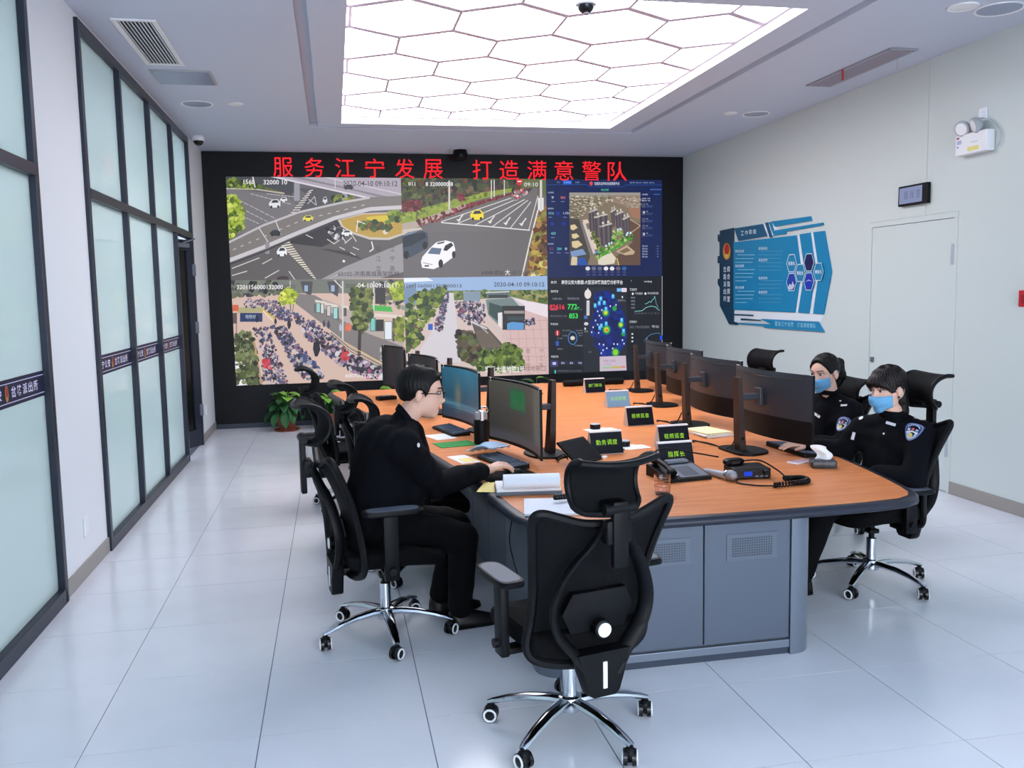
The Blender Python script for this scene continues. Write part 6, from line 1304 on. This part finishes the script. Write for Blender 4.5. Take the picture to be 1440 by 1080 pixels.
def woman(dx, dy, yaw, pitch, label, seed, hairm):
    o = Vector((dx, dy, 0)); A = lambda x, y, z: tuple(Vector((x, y, z))+o)
    M = head_matrix(A(3.085, 4.50, 1.105), yaw, pitch, 0, 1.06)
    S = dict(head=M, neck=A(3.12, 4.485, .965), chest=A(3.135, 4.475, .82), pelvis=A(3.10, 4.45, .60), sh_l=A(3.185, 4.315, .865), sh_r=A(3.035, 4.635, .865), el_l=A(3.06, 4.205, .64), el_r=A(2.95, 4.70, .715), wr_l=A(2.95, 4.40, .655), wr_r=A(2.76, 4.80, .755),
        hip_l=A(3.06, 4.36, .575), hip_r=A(3.04, 4.54, .575), kn_l=A(2.62, 4.36, .485), kn_r=A(2.62, 4.56, .485), an_l=A(2.49, 4.36, .10), an_r=A(2.50, 4.58, .10), toe_l=A(2.37, 4.35, .045), toe_r=A(2.38, 4.58, .045), cdir=1,
        hand_l=relaxed_hand(A(2.95, 4.40, .655), (-.3, .7, -.6), (.7, .5, 0)), hand_r=relaxed_hand(A(2.76, 4.80, .755), (-1, .1, 0), (-.1, -1, 0)))
    b, j = person(S, label, voxel=.0055, seed=seed); eyes(M, b, hairm)
    # surgical mask
    rows = []
    for i in range(15):
        row = []
        for k in range(25):
            u = -1+2*k/24; v = i/14; az = math.radians(64*u); el = math.radians(-9-(50)*v+10*abs(u)*v*.9-3*abs(u)*(1-v)*2)
            D = dirs(np.array([az]), np.array([el])); r = head_r(D)[0]; r += .007+.026*math.exp(-(u/.45)**2)*math.exp(-((v-.28)/.36)**2)+.0022*math.sin(v*16)*(1-abs(u))
            row.append(tuple(D[0]*r))
        rows.append(row)
    mk = MB().sheet([xf(M, r_) for r_ in rows], .0015).build('face_mask', 'mask_blue', b, 'all')
    for s in (-1, 1):
        e = rows[1][-1 if s > 0 else 0]; e2 = rows[-3][-1 if s > 0 else 0]
        lp = MB(); lp.tube(xf(M, catmull([e, (s*.077, .02, .006), (s*.083, -.012, .022), (s*.087, -.034, .004), (s*.084, -.022, -.03), (s*.075, .0, -.045), e2], 4)), .001, 6); lp.build('ear_loop', 'white_plastic', mk, True)
    return b, j, M
w1, j1, M1 = woman(0, 0, 196, 6, 'woman with bobbed fringed hair and blue mask, nearest on the right side', 11, 'hair_brown')
hair_cap(M1, ([0, 20, 35, 48, 60, 72, 84, 98, 112, 135, 180], [17, 15, 12, 4, -8, -6, 14, 12, -30, -62, -66]), .021, 'hair', 'hair_brown', w1, .003, 3)
hb = MB(); Mh = M1
for p0, r0, p1, r1 in (((0, -.06, -.02), .075, (0, -.075, -.13), .055), ((.045, -.05, -.01), .045, (.05, -.06, -.125), .034), ((-.045, -.05, -.01), .045, (-.05, -.06, -.125), .034)): hb.cone(Mh @ Vector(p0), r0*1.06, Mh @ Vector(p1), r1*1.06)
me = remeshed(hb, .006, 3, .5, .003, 40, 2); me.materials.append(MATS['hair_brown']); link('hair_length', me, w1)
w2, j2, M2 = woman(.215, 1.02, 205, 8, 'woman with a ponytail and blue mask, half behind the nearest right monitor', 21, 'hair')
hair_cap(M2, ([0, 20, 40, 55, 68, 80, 92, 105, 120, 145, 180], [52, 48, 36, 22, 4, -4, 12, 10, -14, -30, -34]), .016, 'hair', 'hair', w2, .002, 5)
pt = MB(); pt.cone(M2 @ Vector((0, -.105, .045)), .032, M2 @ Vector((0, -.15, .03)), .05); pt.cone(M2 @ Vector((0, -.145, .03)), .05, M2 @ Vector((0, -.165, -.05)), .05); pt.cone(M2 @ Vector((0, -.165, -.05)), .05, M2 @ Vector((0, -.14, -.11)), .020)
me = remeshed(pt, .006, 3, .5, .004, 40, 7); me.materials.append(MATS['hair']); pto = link('ponytail', me, w2)
MB().tube([tuple(M2 @ Vector((.034*math.cos(2*PI*k/14), -.112+.012*math.sin(2*PI*k/14), .045+.034*math.sin(2*PI*k/14)))) for k in range(15)], .006, 6, cap=False).build('hair_tie', 'black_gloss', pto, True)
WHT = (222, 226, 234)
for b, j, pp, tags_ in ((w1, j1, (1283, 607), (((1253, 596), rect(.062, .016), -8), ((1211, 588), disc(.014), 0), ((1200, 613), rect(.018, .045), -12), ((1243, 610), disc(.006), 0), ((1288, 588), rect(.05, .014), -14), ((1283, 581), rect(.018, .007), -10), ((1213, 574), rect(.028, .012), 20))), (w2, j2, (1184, 596), (((1149, 584), rect(.062, .018), -18), ((1142, 596), disc(.009), 0), ((1187, 570), rect(.05, .014), 10), ((1182, 564), rect(.014, .007), 0)))):
    bv = bvh_of(j); po = decal(bv, pp[0], pp[1], patch_polys(), b, 'shoulder_patch')
    if po: tag(po, 'blue and white shield-shaped shoulder patch')
    for (qx, qy), P, tl in tags_: decal(bv, qx, qy, [(P, WHT, 1)], b, 'white_badge', tilt=tl)
# ================================================================== RIGHT WALL
def wplane(px, py): p = on_x(px, py, XR-.02); return (p[1], p[2])
bo = (980, 280, .1945)
def bp(x, y): return wplane(bo[0]+x*bo[2], bo[1]+y*bo[2])
wb = tag(empty('notice_board', (XR, 9.4, 1.85)), 'teal and navy cut-out notice board of duties on the right wall', 'notice board')
def plate(name, P, m, d0, d1, label=None):
    Q = [bp(*p) for p in P]; mb = MB().prism(Q, XR-d1, XR-d0, 'x'); o = loc(mb, wb).build(name, m, wb)
    if label: tag(o, label)
    return o
plate('navy_strip', [(165, 228), (262, 208), (262, 905), (232, 905), (165, 770), (165, 640), (150, 615), (150, 578), (163, 575), (163, 465), (148, 462), (150, 412), (163, 410), (163, 315), (150, 300), (150, 255), (165, 268)], 'board_navy', .002, .02, 'navy strip with a badge')
plate('title_panel', [(268, 212), (470, 180), (503, 268), (298, 302)], 'board_navy2', .002, .018)
plate('main_panel', [(262, 312), (715, 262), (748, 520), (705, 818), (262, 800)], 'board_teal', .002, .016)
plate('chevron', [(738, 255), (815, 243), (852, 522), (806, 826), (728, 820), (776, 520)], 'board_teal', .002, .016)
plate('chevron', [(838, 240), (916, 230), (968, 525), (910, 832), (836, 828), (880, 522)], 'board_teal', .002, .016)
plate('bar', [(535, 162), (815, 124), (825, 156), (560, 198)], 'board_teal', .002, .014); plate('bar', [(560, 226), (905, 170), (910, 188), (640, 235), (640, 252), (545, 266)], 'board_teal', .002, .014)
plate('bar', [(488, 172), (505, 168), (540, 275), (522, 278)], 'board_navy2', .002, .014); plate('bar', [(515, 168), (530, 165), (556, 240), (545, 252)], 'board_teal', .002, .014)
plate('bar', [(265, 830), (400, 836), (400, 846), (265, 840)], 'board_navy', .002, .012); plate('bar', [(312, 862), (450, 872), (455, 880), (312, 876)], 'board_navy', .002, .012)
plate('bar', [(235, 905), (262, 886), (290, 893), (288, 910)], 'board_navy', .002, .014)
plate('slogan_bar', [(455, 866), (872, 886), (915, 960), (485, 930), (478, 918), (290, 902), (290, 894), (545, 906)], 'board_teal', .002, .016)
plate('white_backing', [(262, 800), (920, 832), (880, 890), (455, 872), (262, 900)], 'board_white', .001, .004); plate('white_backing', [(470, 175), (560, 200), (640, 252), (545, 268), (300, 308), (262, 312)], 'board_white', .001, .004); plate('white_backing', [(715, 262), (838, 240), (880, 522), (836, 828), (705, 818), (748, 520)], 'board_white', .001, .004)
# print on the board
class WP(Paint):
    pass
ink = Paint((0, 40, 0, 9), bo, lambda px, py: wplane(px, py), lambda a, b, d: (XR-.0202-d*3, a, b), 5)
LB = (196, 226, 240); ink.L = 1
for k, ch in enumerate('岔路派出所'): ink.text(ch, 192, 488+k*53, 212, 528+k*53, (214, 230, 240), .01)
for k, ch in enumerate('综合指挥室'): ink.text(ch, 218, 484+k*54, 240, 526+k*54, (214, 230, 240), .01)
ink.ell(216, 378, 27, 60, (196, 150, 60), 20); ink.up(); ink.ell(217, 362, 18, 40, (176, 40, 44), 18); ink.ell(216, 412, 14, 14, (214, 176, 70), 10)
for k, ch in enumerate('工作职能'): ink.text(ch, 318+k*30, 230-k*4, 340+k*30, 262-k*4, (206, 226, 238), .01)
for k, ch in enumerate('服务江宁发展 打造满意警队'):
    if ch != ' ': ink.text(ch, 565+k*23, 884+k*1.2, 584+k*23, 918+k*1.2, (150, 214, 238), .01)
for (x0, y0) in ((278, 365), (278, 472), (278, 628), (446, 346), (446, 430), (446, 560), (446, 662)):
    ink.text('综合指挥' if x0 < 300 else '信息研判', x0, y0, x0+64, y0+22, LB, .01)
    for r in range(3 if y0 not in (472, 628) else 4): ink.quad(x0+(16 if r == 0 else 0), y0+36+r*27-(x0-270)*.04, x0+(142 if x0 < 300 else 178)-(60 if r > 2 else 8*r), y0+41+r*27-(x0-270)*.06, (130, 196, 222))
ink.up()
def hexa(cx, cy, c, word=None, sw=None):
    P_ = [(-18, -62), (20, -64), (36, 0), (18, 62), (-20, 62), (-36, 0)]
    ink.poly([(cx+a*1.05, cy+b*1.04) for a, b in P_], (200, 226, 236)); ink.up(); ink.poly([(cx+a*.95, cy+b*.95) for a, b in P_], c); ink.up()
    if word: ink.text(word, cx-24, cy-14, cx+24, cy+14, (226, 236, 242), .01)
    if sw: ink.poly([(cx+a, cy+b) for a, b in sw], (196, 200, 220))
hexa(686, 464, (26, 128, 176), '信息化'); hexa(686, 600, (20, 60, 160), None, [(-26, 40), (-12, 10), (0, 24), (10, -8), (16, 18), (26, 20), (10, 50), (-16, 56)]); hexa(750, 534, (26, 128, 176), '智能化'); hexa(814, 458, (14, 22, 84)); hexa(814, 596, (20, 50, 170), None, [(-30, 4), (0, -14), (30, 2), (0, -8)]); hexa(884, 526, (26, 128, 176), '精准化')
tag(loc(ink.mb, wb).build('print', 'print_ink', wb, colors=True), kind='stuff')
# emergency light
el = tag(empty('emergency_light', (XR, 6.04, 2.77)), 'white twin-head emergency light high on the right wall', 'emergency light')
MB().cbox(-.075, -.002, -.17, .17, -.08, .075, .006).build('case', 'white_plastic', el)
for y in (.10, -.06):
    m = MB(); m.lathe([(.02, .02), (.05, -.005), (.062, -.035), (.06, -.045), (.05, -.05)], n=24, axis='x'); R3 = Matrix.Rotation(math.radians(-20), 3, 'Y') @ Matrix.Rotation(math.radians(18 if y > 0 else -18), 3, 'Z'); m.v = [tuple(R3 @ Vector(v)+Vector((-.05, y, .13))) for v in m.v]; hd_ = m.build('lamp_head', 'light_grey', el, True)
    m = MB(); m.lathe([(.049, -.049), (.03, -.055), (.001, -.057)], n=24, axis='x'); m.v = [tuple(R3 @ Vector(v)+Vector((-.05, y, .13))) for v in m.v]; m.build('lens', 'white_plastic', hd_, True)
    MB().tube([(-.04, y, .07), (-.045, y, .13)], .012, 10).build('neck', 'light_grey', el, True)
ink2 = MB()
def iq(y0, y1, z0, z1, c): ink2.add([(-.0756, y0, z0), (-.0756, y1, z0), (-.0756, y1, z1), (-.0756, y0, z1)], [(0, 1, 2, 3)], c)
iq(.125, .155, .045, .06, (150, 40, 60)); iq(.10, .15, .005, .035, (170, 180, 215)); iq(.13, .15, -.02, -.01, (90, 110, 180)); iq(-.09, .03, -.06, -.03, (226, 222, 120)); iq(-.08, .0, .0, .006, (190, 196, 205)); tag(ink2.build('print', 'print_ink', el, colors=True), kind='stuff')
ps = tag(empty('wall_socket', (XR, 6.0, 2.98)), 'white power socket just above the emergency light', 'socket')
MB().cbox(-.012, -.001, -.043, .043, -.06, .043, .004).build('plate', 'white_plastic', ps); MB().cbox(-.035, -.012, -.02, .02, -.035, .01, .005).build('plug', 'white_plastic', ps)
MB().tube(catmull([(-.03, -.0, -.03), (-.03, -.10, -.07), (-.02, -.2, -.16), (-.02, -.2, -.24), (-.02, -.175, -.27)], 5), .004, 8).build('cord', 'light_grey', ps, True)
# small display above the door
sd = tag(empty('door_display', (XR, 6.77, 2.46)), 'small black framed information display above the white door', 'display')
MB().cbox(-.04, -.002, -.19, .19, -.085, .085, .006).build('case', 'black_plastic', sd); MB().cbox(-.0425, -.0395, -.13, .17, -.066, .068, .001).build('screen', 'lcd_lilac', sd)
m = MB()
for k, ch in enumerate('指挥室'): put_text(m, ch, lambda u, v: (-.0432, .10-k*.08-u*.05, -.03+v*.07))
m.build('letters', 'grey_plastic', sd)
# red call point
ra = tag(empty('fire_call_point', (XR, 5.46, 1.59)), 'red fire call point at the right edge of the photograph', 'alarm')
MB().cbox(-.05, -.001, -.065, .065, -.06, .06, .006).build('box', 'red_plastic', ra); MB().cbox(-.054, -.049, -.04, .04, -.035, .03, .002).build('cover', 'red_dark', ra); MB().cbox(-.02, -.001, -.02, .02, .06, .13, .004).build('conduit', 'red_plastic', ra)
# sockets on the left wall
for y, z, lb in ((5.77, .305, 'white socket plate on the white pier between the glazed partitions'), (11.13, .35, 'white socket plate on the pier beside the video wall')):
    t = tag(empty('wall_socket', (XL, y, z)), lb, 'socket'); MB().cbox(.001, .010, -.043, .043, -.06, .06, .003).build('plate', 'white_plastic', t); MB().cbox(.010, .012, -.03, .03, -.045, .045, .001).build('face', 'white_plastic', t)

# ================================================================== PLANTS
def leaf(L, W, bend, fold=.25):
    rows = []
    for i in range(8):
        u = i/7; w_ = W*math.sin(PI*min(1, u*.93+.06))**.8*(1 if u < 1 else .02)
        a = bend*u; r = L/max(bend, .05)
        x = r*math.sin(a); z = -r*(1-math.cos(a))
        rows.append([(x, w_*v, z+abs(v)*w_*fold) for v in (-1, -.5, 0, .5, 1)])
    m = MB(); m.sheet(rows, .0012); return m
def plant(x, y, h, n, label, seed, pot_r=.13, pot_h=.2, spread=1.0):
    R = random.Random(seed); t = tag(empty('potted_plant', (x, y, 0)), label, 'plant')
    p = MB().lathe([(pot_r*.7, 0), (pot_r*.75, .01), (pot_r, pot_h*.9), (pot_r*1.06, pot_h*.9), (pot_r*1.06, pot_h), (pot_r*.92, pot_h), (pot_r*.9, pot_h*.9)], n=26).build('pot', 'terracotta', t, True)
    MB().lathe([(.001, pot_h*.88), (pot_r*.91, pot_h*.88), (pot_r*.91, pot_h*.86)], n=22).build('soil', 'soil', t)
    MB().lathe([(pot_r*1.0, 0.001), (pot_r*1.15, .003), (pot_r*1.25, .02), (pot_r*1.2, .02), (pot_r*1.1, .008)], n=26).build('saucer', 'terracotta', t, True)
    kinds = {}
    for k in range(n):
        low = k/n; az = 2.4*k+R.uniform(-.3, .3); hgt = pot_h+(h-pot_h)*(1-low*.85)*R.uniform(.75, 1.0); rad = (.03+.16*low)*spread*R.uniform(.6, 1.2)
        base = Vector((rad*.2*math.cos(az), rad*.2*math.sin(az), pot_h*.88)); tip = Vector((rad*math.cos(az), rad*math.sin(az), hgt))
        MB().tube(catmull([base, (base+tip)/2+Vector((0, 0, .03)), tip], 4), .005, 6).build('stem', 'leaf_dark', t, True)
        b = R.choice((.5, .9, 1.3)); bright = low < .35 and R.random() < .75; key = (b, bright)
        if key not in kinds: kinds[key] = leaf(.22, .062, b).mesh('leaf', 'leaf_bright' if bright else 'leaf_dark', 'all')
        lf_ = link('leaf', kinds[key], t); lf_.location = tip; s = R.uniform(.8, 1.25)*(h/.55)
        lf_.scale = (s, s, s); lf_.rotation_euler = (R.uniform(-.4, .4), R.uniform(-.9, -.2)+low*1.5, az)
    return t
plant(-.64, 11.50, .5, 34, 'leafy green potted plant on the floor at the left foot of the video wall', 3)
plant(-.10, 11.52, .46, 22, 'dark leafy potted plant half hidden behind the empty left chairs', 8)
plant(.52, 11.52, .5, 22, 'potted plant behind the far left end of the worktop', 5)
plant(1.25, 11.52, .42, 16, 'low potted plant behind the left monitors', 15)
plant(2.62, 11.52, .56, 20, 'potted plant showing one bright leaf below the heat map screen', 6)
plant(3.35, 11.52, .46, 18, 'potted plant behind the far right end of the worktop', 7)
